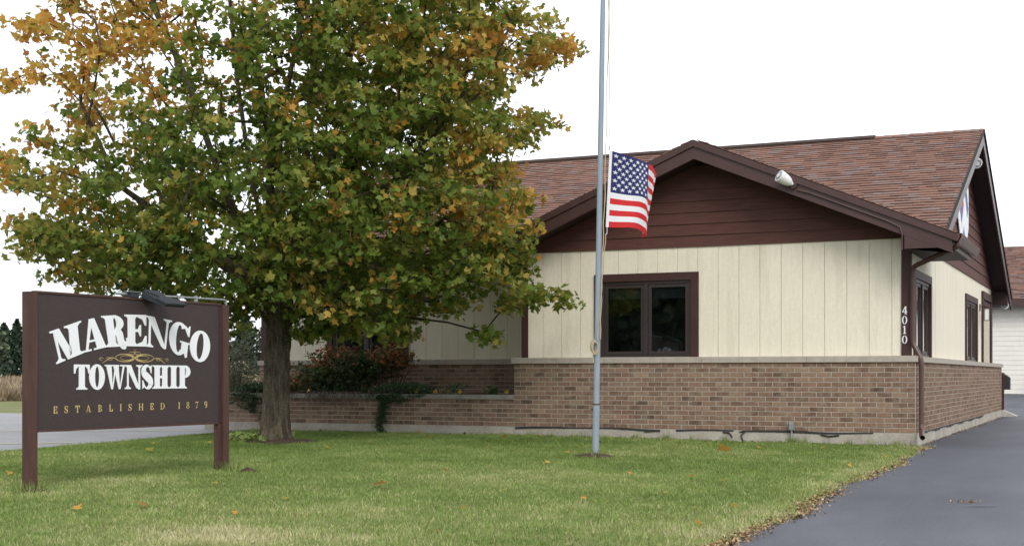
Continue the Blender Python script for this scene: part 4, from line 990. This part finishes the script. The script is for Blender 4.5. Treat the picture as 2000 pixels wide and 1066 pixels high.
# trunk with ridged bark
mb = MB(); sg_ = 110; zs = np.linspace(-.25, 2.35, 100)
for z in zs:
    base = np.interp(z, [-.25, -.05, .15, .5, 1.2, 1.7, 2.1, 2.4], [.26, .222, .198, .182, .172, .18, .175, .14]); l = np.interp(z, [-.2, .3, .8, 1.3, 1.7, 2.4], [-.03, -.01, 0, .03, .05, .05])
    for k in range(sg_):
        t = 2*math.pi*k/sg_; fl = 1+max(0, .12-z)*.45*max(0, math.sin(5*t+.8))
        rg = -.027*abs(math.sin(8.5*t+1.3*math.sin(z*5.1+t)+z*.9))**.5+.008*math.sin(23*t-2.6*math.sin(z*6.3+1))+.007*math.sin(z*21+9*t)+.005*random.uniform(-1, 1)+.012
        r_ = base*fl+rg; p = tw(l+r_*math.cos(t), r_*math.sin(t), z); mb.v.append(tuple(p))
for j in range(len(zs)-1):
    for k in range(sg_): k2 = (k+1) % sg_; mb.f.append((j*sg_+k, j*sg_+k2, (j+1)*sg_+k2, (j+1)*sg_+k)); mb.t.append(0)
mb.build('trunk', M['bark'], maple, smooth=True)
# leaves
nl = rng.integers(27, 42, len(cl_p)); 
nl = np.where((cl_l < -.8) & (cl_z > 4.0), (nl*.85).astype(int), nl)
idx = np.repeat(np.arange(len(cl_p)), nl); N = len(idx)
off = rng.normal(size=(N, 3)); off /= np.linalg.norm(off, axis=1)[:, None]; off *= (rng.random(N)**.5)[:, None]*np.array([.29, .29, .15])
lp = cl_p[idx]+off; lp[:, 2] -= .05
lat = (lp-T0)@rt; zz = lp[:, 2]
ztop = np.interp(lat, [-4.5, -3, -2, -1, 0, 1, 2, 3, 4.2], [2.8, 3.9, 4.1, 4.9, 6.2, 6.2, 6.0, 5.3, 4.2])
po = np.full(N, .15)
po = np.maximum(po, np.clip((zz-ztop)/.8+.5, 0, .93)*(lat < 0.2))
po = np.maximum(po, np.clip((lat-2.3)/.8, 0, .42)*np.clip((zz-2.2)/.6, 0, 1)*np.clip((6.5-zz)/1, 0, 1))
po = np.maximum(po, .24*((lat < -2.2) & (zz < 3.4)))
po = np.maximum(po, .30*((lat > 1.2) & (lat < 3) & (zz > 4.6)))
clr = rng.random(len(cl_p))[idx]*.75+rng.random(N)*.25           # neighbours turn together
org = clr < po*.92
tone = np.where(org, np.clip(rng.normal(.74, .12, N), .52, 1), np.clip(rng.normal(.29, .13, N)+.12*(po > .2)+rng.normal(0, .11, len(cl_p))[idx], 0, .62))
size = rng.uniform(.065, .125, N)*np.where(rng.random(N) < .12, 1.25, 1); Fm = frames(N, .75)
hitl = (lp[:, 1] > .62) & (lp[:, 2] < EZ+RS*(lp[:, 1]-EY)+.1)
good = ~hitl; lp, tone, size, Fm = lp[good], tone[good], size[good], Fm[good]
# the 300 that show largest: nearest to the viewer
dist = np.linalg.norm(lp-np.array(CAM), axis=1); vis_ = lp[:, 2] < 5.9
face = np.abs(np.einsum('ni,ni->n', (lp-np.array(CAM))/dist[:, None], Fm[:, :, 2]))
sc_ = np.where(vis_, size**2*face/dist**2*np.where(dist < np.percentile(dist, 35), 1, .3), 0); big = np.argsort(-sc_)[:300]
msk = np.ones(len(lp), bool); msk[big] = False
lo_ = leaves_mesh('foliage', lp[msk], size[msk], Fm[msk], tone[msk], M['leaf']); put('foliage', lo_, maple, kind='stuff')
def leafvar(t): return fastmesh('leaf', LV, LT, np.full(len(LV), t), M['leaf'])
LVAR = [leafvar(t) for t in np.linspace(.03, .97, 12)]
for i in big:
    me = LVAR[min(11, int(tone[i]*12))]; o = put('leaf', me, maple)
    mm = Matrix([list(Fm[i][r]*size[i])+[lp[i][r]] for r in range(3)]+[[0, 0, 0, 1]])
    o.matrix_basis = mm
# weeds at the trunk foot
n = 260; a = rng.uniform(0, 2*math.pi, n); r_ = rng.uniform(.25, .5, n)
wp = np.stack([TX-.12+r_*np.cos(a)*1.2, TY-.05+r_*np.sin(a), np.zeros(n)], 1); wp = wp[(wp[:, 0] < TX+.05)]; wp[:, 2] = zg(wp[:, 0], wp[:, 1])+rng.uniform(.01, .13, len(wp))
put('weed_patch', leaves_mesh('weed_patch', wp, rng.uniform(.04, .09, len(wp)), frames(len(wp), 1.2), rng.uniform(.3, .75, len(wp)), M['grass'], QV, QT), label='leafy green weeds growing against the maple trunk', cat='weeds', kind='stuff')

# ---- planter shrubs
def shrub(name, label, c, r, n, tone_fn, m, size=(.02, .05), group=None, stems=16, V=QV, T=QT, lump=9, twigs=40):
    root = thing(name, label, 'shrub', (c[0], c[1], PC+.03), group); c = np.array(c, float); r = np.array(r, float)
    lc = rng.normal(size=(lump, 3)); lc /= np.linalg.norm(lc, axis=1)[:, None]; lc = lc*.62
    k = rng.integers(0, lump, n); p = lc[k]+rng.normal(size=(n, 3))*.27
    tipd = rng.normal(size=(twigs, 3)); tipd[:, 2] = np.abs(tipd[:, 2])*.8-.1; tipd /= np.linalg.norm(tipd, axis=1)[:, None]
    nt_ = n//4; kt = rng.integers(0, twigs, nt_); s_ = rng.uniform(.5, 1.32, nt_)
    p[:nt_] = tipd[kt]*s_[:, None]+rng.normal(size=(nt_, 3))*.035
    q = c+p*r; ok_ = (q[:, 2] > PC-.02) & (q[:, 1] < YS-.06); q, p = q[ok_], p[ok_]
    put('foliage', leaves_mesh('foliage', q, rng.uniform(*size, len(q)), frames(len(q), .3), tone_fn(p, q), m, V, T), root, kind='stuff')
    mb = MB()
    for i in range(stems):
        e = tipd[i % twigs]; b = Vector((c[0]+e[0]*.1, c[1]+e[1]*.1, PC)); tp = Vector(c+e*r*1.1)
        if tp.y > YS-.08: tp.y = YS-.08
        mb.tube([b, b.lerp(tp, .5)+Vector((0, 0, .06)), tp], [.008, .006, .002], 5)
    mb.build('stems', M['twig'], root); return root
def t_green(p, q): return np.clip(rng.normal(.25, .16, len(p)), 0, .62)
def t_red(p, q): return np.clip(rng.normal(.70, .2, len(p)), 0, 1)
def t_mix(p, q): return np.where((p[:, 2] > .2) & (p[:, 0] > -.6) & (rng.random(len(p)) < .62), rng.uniform(.7, 1, len(p)), np.clip(rng.normal(.32, .18, len(p)), 0, .7))
shrub('shrub', 'bushy shrub with rusty red tips before the blinds window, left of its twin', (-9.35, .62, .82), (.64, .45, .38), 4200, t_mix, M['shrub'])
shrub('shrub', 'dark green bushy shrub in the middle of the planter', (-8.85, .5, .74), (.58, .36, .37), 4200, t_green, M['shrub'])
shrub('shrub', 'reddish shrub touching the right trim of the blinds window', (-8.38, .7, .94), (.38, .32, .30), 2600, t_red, M['shrub'])
shrub('shrub', 'low purple brown shrub at the left end of the planting by the trunk', (-9.95, .55, .62), (.4, .3, .18), 1300, lambda p, q: np.clip(rng.normal(.6, .2, len(p)), 0, 1), M['shrub'])
def juniper(label, c, rx, n, hang, drop):
    root = thing('juniper', label, 'shrub', (c[0], c[1], PC+.03)); 
    x = rng.normal(0, .42, n)*rx; y = rng.uniform(-.22, .45, n); z = PC+.09+.13*np.exp(-(x/rx)**2)*rng.random(n)+rng.normal(0, .03, n)
    over = y < -.04; z[over] = PC+.06-(rng.random(over.sum())**1.6)*drop*np.exp(-(x[over]/rx)**2*1.5)
    p = np.stack([c[0]+x, c[1]+y, z], 1); p = p[(p[:, 1] < -.03) | (p[:, 2] > PC+.07)]
    for hx, hl in hang:
        m_ = int(260*hl/.3); t = rng.random(m_)
        p = np.vstack([p, np.stack([hx+rng.normal(0, .035, m_)+.03*np.sin(t*7), -.075+rng.normal(0, .02, m_), PC+.05-t*hl], 1)])
    SV = np.array([(-.18, 0, 0), (0, -.8, 0), (.18, 0, 0), (0, .9, .1)])
    put('foliage', leaves_mesh('foliage', p, rng.uniform(.025, .06, len(p)), frames(len(p), .2), np.clip(rng.normal(.45, .25, len(p)), 0, 1), M['juniper'], SV, QT), root, kind='stuff')
    mb = MB()
    for i in range(8):
        e = rng.uniform(-.8, .8)*rx; mb.tube([(c[0]+e*.2, c[1]+.2, PC), (c[0]+e*.6, c[1], PC+.12), (c[0]+e, -.06, PC+.06), (c[0]+e*1.05, -.08, PC-.08)], [.009, .007, .005, .002], 5)
    mb.build('stems', M['twig'], root)
juniper('dark green juniper spilling over the planter cap left of the trunk', (-10.72, .1, 0), .42, 2600, [(-10.3, .55), (-10.55, .3)], .26)
juniper('green juniper trailing over the cap with one long hanging strand', (-7.95, .1, 0), .62, 2600, [(-8.12, .62), (-8.08, .42)], .14)
juniper('thin green creeper lying along the planter cap beside the trunk', (-9.5, .22, 0), .55, 700, [], .05)
# dried vine hanging over the cap
vin = thing('dry_vine', 'tangle of dry grey vine hanging over the planter cap', 'vine', (-8.9, .1, PC+.06)); mb = MB()
for i in range(70):
    x = random.choice((random.gauss(-8.78, .16), random.gauss(-9.2, .13), random.uniform(-9.75, -8.5))); ln = random.uniform(.06, .26)*(1.2 if abs(x+8.8) < .2 else .8)
    mb.tube([(x, .12, PC+.09), (x+random.uniform(-.05, .05), -.03, PC+.10), (x+random.uniform(-.07, .07), -.06-random.random()*.03, PC+.05-ln*.5), (x+random.uniform(-.1, .1), -.05, PC+.05-ln)], [.004, .0045, .004, .002], 4)
mb.build('stems', M['vine'], vin)
# small plants at the right end of the planter
for x, s, lb in ((-6.98, .13, 'small green seedling in the planter near its right end'), (-7.5, .09, 'low green weed in the planter among orange leaves'), (-6.35, .09, 'low weed in the planter corner by the gable wall')):
    n = 120; root = thing('seedling', lb, 'plant', (x, .3, PC+.04)); p = np.stack([x+rng.normal(0, s*.6, n), .3+rng.normal(0, s*.5, n), PC+.06+rng.random(n)*s*1.5], 1)
    put('foliage', leaves_mesh('foliage', p, rng.uniform(.02, .05, n), frames(n, .8), rng.uniform(.2, 1, n), M['juniper'], QV, QT), root)
# feathery grey-green bush beyond the left corner
root = thing('feathery_bush', 'pale feathery bush growing beyond the left end of the planter', 'shrub', (-12.6, 2.2, -.12)); mb = MB(); P_ = []; 
for i in range(60):
    e = Vector((rng.normal(0, .5), rng.normal(0, .4), rng.uniform(.8, 1.9))); b = Vector((-12.6+rng.normal(0, .1), 2.2+rng.normal(0, .1), -.12)); tp = b+e
    mb.tube([b, b.lerp(tp, .5)+Vector((0, 0, .15)), tp], [.008, .005, .002], 4)
    for k in range(70): t = rng.uniform(.25, 1); P_.append(np.array(b.lerp(tp, t)+Vector((0, 0, .15*math.sin(math.pi*t))))+rng.normal(0, .05, 3))
P_ = np.array(P_); SV2 = np.array([(-.12, 0, 0), (0, -.8, 0), (.12, 0, 0), (0, .9, .1)])
mb.build('stems', M['vine'], root); put('foliage', leaves_mesh('foliage', P_, rng.uniform(.03, .07, len(P_)), frames(len(P_), .4), rng.uniform(.2, 1, len(P_)), M['fartree'], SV2, QT), root, kind='stuff')

# ------------------------------------------------------------------ garage behind
GYF = 26.2; gar = thing('garage_building', 'white garage with brown shingle roof behind the office building', 'building', (5, 30, .18))
gz = .17; ge = 3.11
MB().box(-6, 14, GYF+.03, GYF+12, gz-.3, ge).build('wall', M['lapwhite'], gar)
z = gz+.02; lap = bpy.data.objects['wall']
while z < ge-.12:
    MB().hexa([(-6, GYF+.03, z), (-6, GYF+.014, z), (14, GYF+.014, z), (14, GYF+.03, z), (-6, GYF+.03, z+.148), (-6, GYF+.022, z+.148), (14, GYF+.022, z+.148), (14, GYF+.03, z+.148)]).build('lap_board', M['lapwhite'], lap); z += .15
MB().box(-6, 14, GYF-.02, GYF+.03, gz-.3, gz+.02).build('foundation', M['concrete'], gar)
gr = MB(); slab(gr, [(-6.4, GYF-.45, ge), (14.4, GYF-.45, ge), (14.4, GYF+6, ge+2.2), (-6.4, GYF+6, ge+2.2)], .05); slab(gr, [(14.4, GYF+12.4, ge), (-6.4, GYF+12.4, ge), (-6.4, GYF+6, ge+2.2), (14.4, GYF+6, ge+2.2)], .05)
gr = gr.build('roof', M['shingle_edge'], gar)
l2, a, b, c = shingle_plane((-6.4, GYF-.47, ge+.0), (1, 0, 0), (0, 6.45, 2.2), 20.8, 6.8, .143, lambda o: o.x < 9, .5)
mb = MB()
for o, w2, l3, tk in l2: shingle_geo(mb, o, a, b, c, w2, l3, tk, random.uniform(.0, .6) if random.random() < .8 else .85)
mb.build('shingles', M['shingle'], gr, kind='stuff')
MB().box(-6.4, 14.4, GYF-.475, GYF-.45, ge-.22, ge-.005).build('fascia', M['trim2'], gar)
MB().box(-6.4, 14.4, GYF-.449, GYF-.002, ge-.2, ge-.18).build('soffit', M['soffit'], gar)
mb = MB(); mb.box(.22, .36, GYF-.03, GYF-.002, gz, gz+.95); mb.box(.42, 3.4, GYF-.012, GYF-.002, gz, gz+.92)
bol = thing('bollard', 'rusty brown bollard standing before the white garage wall', 'bollard', (.30, GYF-.6, gz)); MB().tube([(.30, GYF-.6, gz-.1), (.30, GYF-.6, gz+.82), (.30, GYF-.6, gz+.9)], [.085, .085, .05], 14).build('shaft', M['quiltred'], bol, smooth=True)

# ------------------------------------------------------------------ far trees, field
def fartree(label, x, y, h, wd, kind, n, cat='tree', name='far_tree', base=.12):
    z0 = float(zg(x, y)); root = thing(name, label, cat, (x, y, z0)); 
    mb = MB().tube([(x, y, z0-.2), (x, y, z0+h*.5), (x, y, z0+h*.92)], [h*.028, h*.018, h*.004], 7); mb.build('trunk', M['twig'], root)
    t = rng.random(n); a = rng.uniform(0, 2*math.pi, n)
    if kind == 'conifer':
        lay = 11; ph = (t*lay) % 1; r_ = wd/2*(1-t)**.75*(.55+.5*(1-ph))*np.sqrt(rng.random(n))*(1+.28*np.sin(a*3+np.floor(t*lay)*2.1)); zz = z0+h*(base+(1-base)*t)
        m = M['conifer']; tn = np.clip(rng.normal(.4, .25, n), 0, 1)
    else:
        lc = rng.normal(size=(16, 3)); lc /= np.linalg.norm(lc, axis=1)[:, None]; lc *= rng.uniform(.4, .85, 16)[:, None]; k = rng.integers(0, 16, n); p = lc[k]+rng.normal(size=(n, 3))*.17
        P = np.stack([x+p[:, 0]*wd/2, y+p[:, 1]*wd/2, z0+h*(.62+.38*p[:, 2])], 1); m = M['fartree']; tn = np.clip(rng.normal(.45, .25, n), 0, 1)
    if kind == 'conifer': P = np.stack([x+r_*np.cos(a), y+r_*np.sin(a), zz], 1)
    put('crown', leaves_mesh('crown', P, rng.uniform(.035, .075, n)*h, frames(n, .3), tn, m, QV, QT), root)
def at(u, t): v = CAM+FW*t+RT*((u-1000)/2648.6*t); return v.x, v.y
for u, t, h, wd, k, n, lb in ((33, 95, 4.3, 2.6, 'conifer', 1600, 'dark conifer close to the left sign post with ragged top'), (8, 110, 4.6, 4, 'conifer', 1700, 'dark conifer at the far left edge, broader and lower'), (-45, 120, 4.5, 3.6, 'conifer', 1200, 'dark conifer just beyond the left end of the tree row'),
                              (180, 125, 8.6, 4.6, 'round', 1500, 'pale green tree whose top shows above the sign'), (120, 130, 5.6, 4, 'conifer', 900, 'conifer hidden low behind the sign board'), (260, 120, 5.2, 5, 'conifer', 1000, 'conifer behind the middle of the sign board'),
                              (345, 110, 5.4, 5, 'conifer', 1100, 'conifer behind the right half of the sign board'), (425, 80, 4.0, 3.4, 'conifer', 1600, 'dark conifer just right of the sign between sign and trunk'), (478, 84, 4.3, 3.6, 'conifer', 1700, 'dark conifer seen left of the maple trunk'), (525, 86, 4.4, 3.8, 'conifer', 1200, 'dark conifer mostly behind the maple trunk'),
                              (-6, 85, 3.8, 1.6, 'round', 500, 'thin bare looking tree at the left edge of the tree row')):
    x, y = at(u, t); fartree(lb, x, y, h, wd, k, n, base=.02)
# dry field of tall grass
fr, fs = [], []
n = 26000; t = 45+rng.random(n)**1.5*30; u = rng.uniform(-160, 640, n)
X = CAM.x+FW.x*t+RT.x*(u-1000)/2648.6*t; Y = CAM.y+FW.y*t+RT.y*(u-1000)/2648.6*t; Z = zg(X, Y); h = rng.uniform(.22, .55, n)*np.where(rng.random(n) < .04, 1.25, 1); wd = rng.uniform(.03, .09, n); a = rng.uniform(0, 3.14, n)
V = np.zeros((n, 3, 3)); V[:, 0] = np.stack([X-wd*np.cos(a), Y-wd*np.sin(a), Z], 1); V[:, 1] = np.stack([X+wd*np.cos(a), Y+wd*np.sin(a), Z], 1); V[:, 2] = np.stack([X+rng.normal(0, .15, n), Y+rng.normal(0, .15, n), Z+h], 1)
put('dry_field', fastmesh('dry_field', V.reshape(-1, 3), np.arange(n*3).reshape(-1, 3), np.repeat(rng.random(n), 3), M['straw']), label='tall dry tan grass field beyond the parking lot', kind='stuff')
# yellowed corn stalks beside the building corner
mb = MB(); cs = thing('corn_stalks', 'dry pale corn stalks standing between the far conifers and the planter', 'plants', (-19.5, 12.5, -.08))
for i in range(9):
    x, y = at(448+i*7+random.uniform(-3, 3), 40+random.uniform(-3, 3)); z = float(zg(x, y)); h = random.uniform(.8, 1.35)
    mb = MB().tube([(x, y, z), (x+.05, y, z+h)], [.02, .008], 5)
    for k in range(5):
        zz = z+h*(.3+.14*k); d = random.choice((-1, 1))*random.uniform(.15, .3); mb.poly([(x, y, zz), (x+d*.5, y, zz+.14), (x+d, y+.04, zz+.02), (x+d*.5, y, zz+.08)], .9)
    mb.build('stalk', M['straw'], cs)
# trees across the road (they show in the window glass)
n = 42000; X = rng.uniform(-75, 45, n); lump = np.sin(X*.35)+np.sin(X*.83+1); Y = -58-rng.random(n)*8; Z = zg(X, Y)+rng.random(n)**.8*(9.5+1.3*lump)
put('roadside_trees', leaves_mesh('roadside_trees', np.stack([X, Y, Z], 1), rng.uniform(.4, 1.0, n), frames(n, .3), np.clip(rng.normal(.35, .25, n), 0, 1), M['fartree'], QV, QT), label='dense row of trees across the road', kind='stuff')

# ------------------------------------------------------------------ grass
n = 520000
X = rng.uniform(-10.62, .34, n); Y = -13.2+13.19*rng.random(n)
edge_x = .22+.05*np.sin(Y*1.3)+.03*np.sin(Y*3.7+1)+.02*np.sin(Y*9.1)+rng.normal(0, .035, n)
def nz2(x, y, s, ph): return (np.sin(x*s+ph)+np.sin(y*s*1.13+ph*2.1)+np.sin((x+y)*s*.71+ph*.7)+np.sin((x-1.7*y)*s*.53+ph*1.3))/4
m1 = nz2(X, Y, 1.7, .4); m2 = nz2(X, Y, 4.3, 2.1); m3 = nz2(X, Y, 11, 5.)
keep = (X < edge_x)
dT = np.hypot((X-TX-.12)/.62, (Y-TY+.1)/.48); dPl = np.hypot((X+3.22)/.26, (Y+3.46)/.22)
keep &= rng.random(n) < np.clip(dT-.55, .03, 1); keep &= rng.random(n) < np.clip(dPl-.35, .05, 1)
keep &= rng.random(n) < np.clip(.86+.25*m2+.15*m3, .35, 1)
X, Y, m1, m2, m3 = X[keep], Y[keep], m1[keep], m2[keep], m3[keep]; n = len(X)
Z = zg(X, Y)-.006; nearw = Y > -.14
h = rng.gamma(9, .0029, n)*(1+.35*m2); h = np.where(nearw & (rng.random(n) < .3), h*rng.uniform(1.0, 1.9, n), h)
wd = rng.uniform(.0022, .0042, n); a = rng.uniform(0, 6.283, n); ln = rng.uniform(.15, .9, n)*h; la = rng.uniform(0, 6.283, n)
near_maple = np.exp(-(((X-TX)/3.6)**2+((Y-TY)/2.6)**2))  # lowers tone round the maple: darker, greener blades
near = np.clip((-4.5-Y)/4.5, 0, 1)
tone = .39+.19*m1+.17*m2+.13*m3+rng.normal(0, .12, n)-.20*near_maple+.05*near+np.where(rng.random(n) < .09+.06*near, .30, 0)+.15*(X > -.15)
bare = np.exp(-(((X+2.6)/1.1)**2+((Y+11.2)/.6)**2)); tone += .35*bare
tone = np.clip(tone, 0, 1)
c, s = np.cos(a)*wd, np.sin(a)*wd; V = np.zeros((n, 5, 3))
mx_, my_ = X+np.cos(la)*ln*.35, Y+np.sin(la)*ln*.35
V[:, 0] = np.stack([X-c, Y-s, Z], 1); V[:, 1] = np.stack([X+c, Y+s, Z], 1)
V[:, 2] = np.stack([mx_+c*.8, my_+s*.8, Z+h*.6], 1); V[:, 3] = np.stack([mx_-c*.8, my_-s*.8, Z+h*.6], 1)
V[:, 4] = np.stack([X+np.cos(la)*ln, Y+np.sin(la)*ln, Z+h*.93], 1)
T = (np.array([(0, 1, 2), (0, 2, 3), (3, 2, 4)])[None]+(np.arange(n)*5)[:, None, None]).reshape(-1, 3)
def tuft(cx_, cy_, r0, r1, k):
    t = rng.uniform(0, 6.283, k); q = rng.uniform(r0, r1, k); return np.stack([cx_+q*np.cos(t), cy_+q*np.sin(t)], 1)
tf = np.vstack([tuft(-6.29, -9.44, .05, .15, 420), tuft(-6.08, -6.88, .05, .14, 380), tuft(-3.22, -3.46, .045, .12, 200), tuft(-1.64, -.1, .01, .08, 120)]+[tuft(rng.uniform(-5.7, -.1), -.06, 0, .1, 26) for _ in range(26)])
tn = len(tf); tz = zg(tf[:, 0], tf[:, 1]); th_ = rng.uniform(.05, .13, tn); ta = rng.uniform(0, 6.283, tn); tl = th_*rng.uniform(.1, .8, tn)
TV = np.stack([np.stack([tf[:, 0]-.003*np.cos(ta), tf[:, 1]-.003*np.sin(ta), tz], 1), np.stack([tf[:, 0]+.003*np.cos(ta), tf[:, 1]+.003*np.sin(ta), tz], 1), np.stack([tf[:, 0]-tl*np.sin(ta), tf[:, 1]+tl*np.cos(ta), tz+th_], 1)], 1)
put('grass_tufts', fastmesh('grass_tufts', TV.reshape(-1, 3), np.arange(tn*3).reshape(-1, 3), np.repeat(np.clip(rng.normal(.5, .2, tn), 0, 1), 3), M['grass']), label='longer untrimmed grass round posts and along the wall', kind='stuff')
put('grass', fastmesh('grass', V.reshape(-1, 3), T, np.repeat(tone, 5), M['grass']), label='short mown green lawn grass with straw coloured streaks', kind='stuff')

# ------------------------------------------------------------------ litter and fallen leaves
n = 6500; Y = rng.uniform(-13, -.15, n); X = .22+.05*np.sin(Y*1.3)+.03*np.sin(Y*3.7+1)+rng.normal(-.02, .055, n)+.05*np.clip((-5-Y)/6, 0, 1)*rng.random(n)
dens = rng.random(n) < np.clip(.22+.45*nz2(X, Y, 2.1, .3)+.6*np.clip((-3.5-Y)/5, 0, 1), .03, 1); X, Y = X[dens], Y[dens]
n2 = 500; Y2 = rng.uniform(.1, 13, n2); X2 = .03+np.abs(rng.normal(0, .05, n2)); X = np.r_[X, X2]; Y = np.r_[Y, Y2]
Xc, Yc = [], []
for q, w_, k in (((1.35, -6.9), .07, 40), ((3.0, -4.3), .06, 25)):
    Xc.append(q[0]+rng.normal(0, w_, k)); Yc.append(q[1]+rng.normal(0, w_*.5, k))
X = np.r_[X, np.concatenate(Xc)]; Y = np.r_[Y, np.concatenate(Yc)]
n3 = 320; X3 = rng.uniform(-5.8, -.1, n3); Y3 = -.03-np.abs(rng.normal(0, .06, n3)); X = np.r_[X, X3]; Y = np.r_[Y, Y3]
put('leaf_litter', leaves_mesh('leaf_litter', np.stack([X, Y, zg(X, Y)+rng.uniform(.004, .02, len(X))], 1), rng.uniform(.005, .022, len(X))*np.where(rng.random(len(X)) < .08, 1.7, 1), frames(len(X), 1.6), rng.random(len(X)), M['litter'], QV, QT), label='brown leaf litter along the driveway edge', kind='stuff')
def ground_at(u, v):
    d = FW+RT*((u-1000)/2648.6)-Vector((0, 0, 1))*((v-733.3)/2648.6); t = 5.
    for _ in range(40):
        p = CAM+d*t; t += (p.z-float(zg(p.x, p.y)))*8 if p.z-float(zg(p.x, p.y)) > .001 else 0
    return CAM+d*t
spots = [(20, 930), (335, 852), (300, 870), (520, 858), (690, 857), (723, 868), (770, 849), (818, 846), (841, 857), (985, 856), (1108, 888), (1178, 890), (955, 876), (1070, 908), (1060, 857), (1305, 865), (1313, 862), (1482, 878), (1605, 880), (1724, 885), (1730, 897), (1410, 945), (1435, 995), (1360, 1000), (1300, 969), (1287, 1010), (1160, 985), (1140, 980), (1055, 1060), (985, 963), (872, 924), (1365, 1030), (640, 878), (410, 868), (1560, 905), (1660, 915), (1230, 930), (1350, 935), (905, 1000), (250, 1040), (560, 980), (460, 1010), (150, 1000), (420, 950)]
def zl(p):
    a = 'yellow fallen maple leaf '
    if p.x < -7 and p.y < -5: return a+'on the lawn under and beside the sign'
    if p.x < -6.6: return a+'on the shaded lawn near the maple and planter'
    if p.y > -2.6 and p.x < -2.6: return a+'on the grass between flagpole and brick wall'
    if p.y > -3.4: return a+'on the grass before the right part of the brick wall'
    return a+('on the lawn toward the driveway' if p.x > -2 else 'on the open lawn left of the driveway')
for u, v in spots:
    p = ground_at(u, v); s = random.uniform(.05, .09)
    o = put('fallen_leaf', LVAR[random.choice((7, 7, 8, 9, 10))], loc=(p.x, p.y, p.z+.04), rot=(random.uniform(-.5, .5), random.uniform(-.5, .5), random.uniform(0, 6.28)), label=zl(p), cat='leaf', group=zl(p).replace('yellow fallen maple leaf', 'leaves')); o.scale = (s, s, s)
for u, v, t, s, lb in ((740, 953, 11, .15, 'curled dark brown leaf on the open lawn right of the sign'), (854, 1052, 10, .10, 'red fallen leaf on the bare patch at the bottom of the lawn'), (291, 884, 6, .12, 'pale yellow leaf under the sign board'), (1415, 883, 9, .19, 'orange leaf pair lying before the outlet box wall'), (280, 995, 11, .10, 'small brown leaf on the lawn below the sign')):
    p = ground_at(u, v); o = put('fallen_leaf', LVAR[t], loc=(p.x, p.y, p.z+.05), rot=(random.uniform(.2, .6), random.uniform(-.4, .4), random.uniform(0, 6.28)), label=lb, cat='leaf', group='fallen leaves on the lawn'); o.scale = (s, s, s)
for x, t, lb in ((-7.28, 10, 'rusty orange leaf in the planter'), (-7.62, 7, 'yellow leaf at the planter cap right of the juniper'), (-6.85, 9, 'amber leaf lying in the planter beside the seedling'), (-6.05, 7, 'yellow leaf in the planter corner by the gable wall'), (-9.62, 8, 'orange leaf on the planter cap beside the trunk')):
    o = put('fallen_leaf', LVAR[t], loc=(x, .16, PC+.11), rot=(1.0, random.uniform(-.4, .4), random.uniform(-.4, .4)), label=lb, cat='leaf', group='fallen leaves in the planter'); o.scale = (.085, .085, .085)
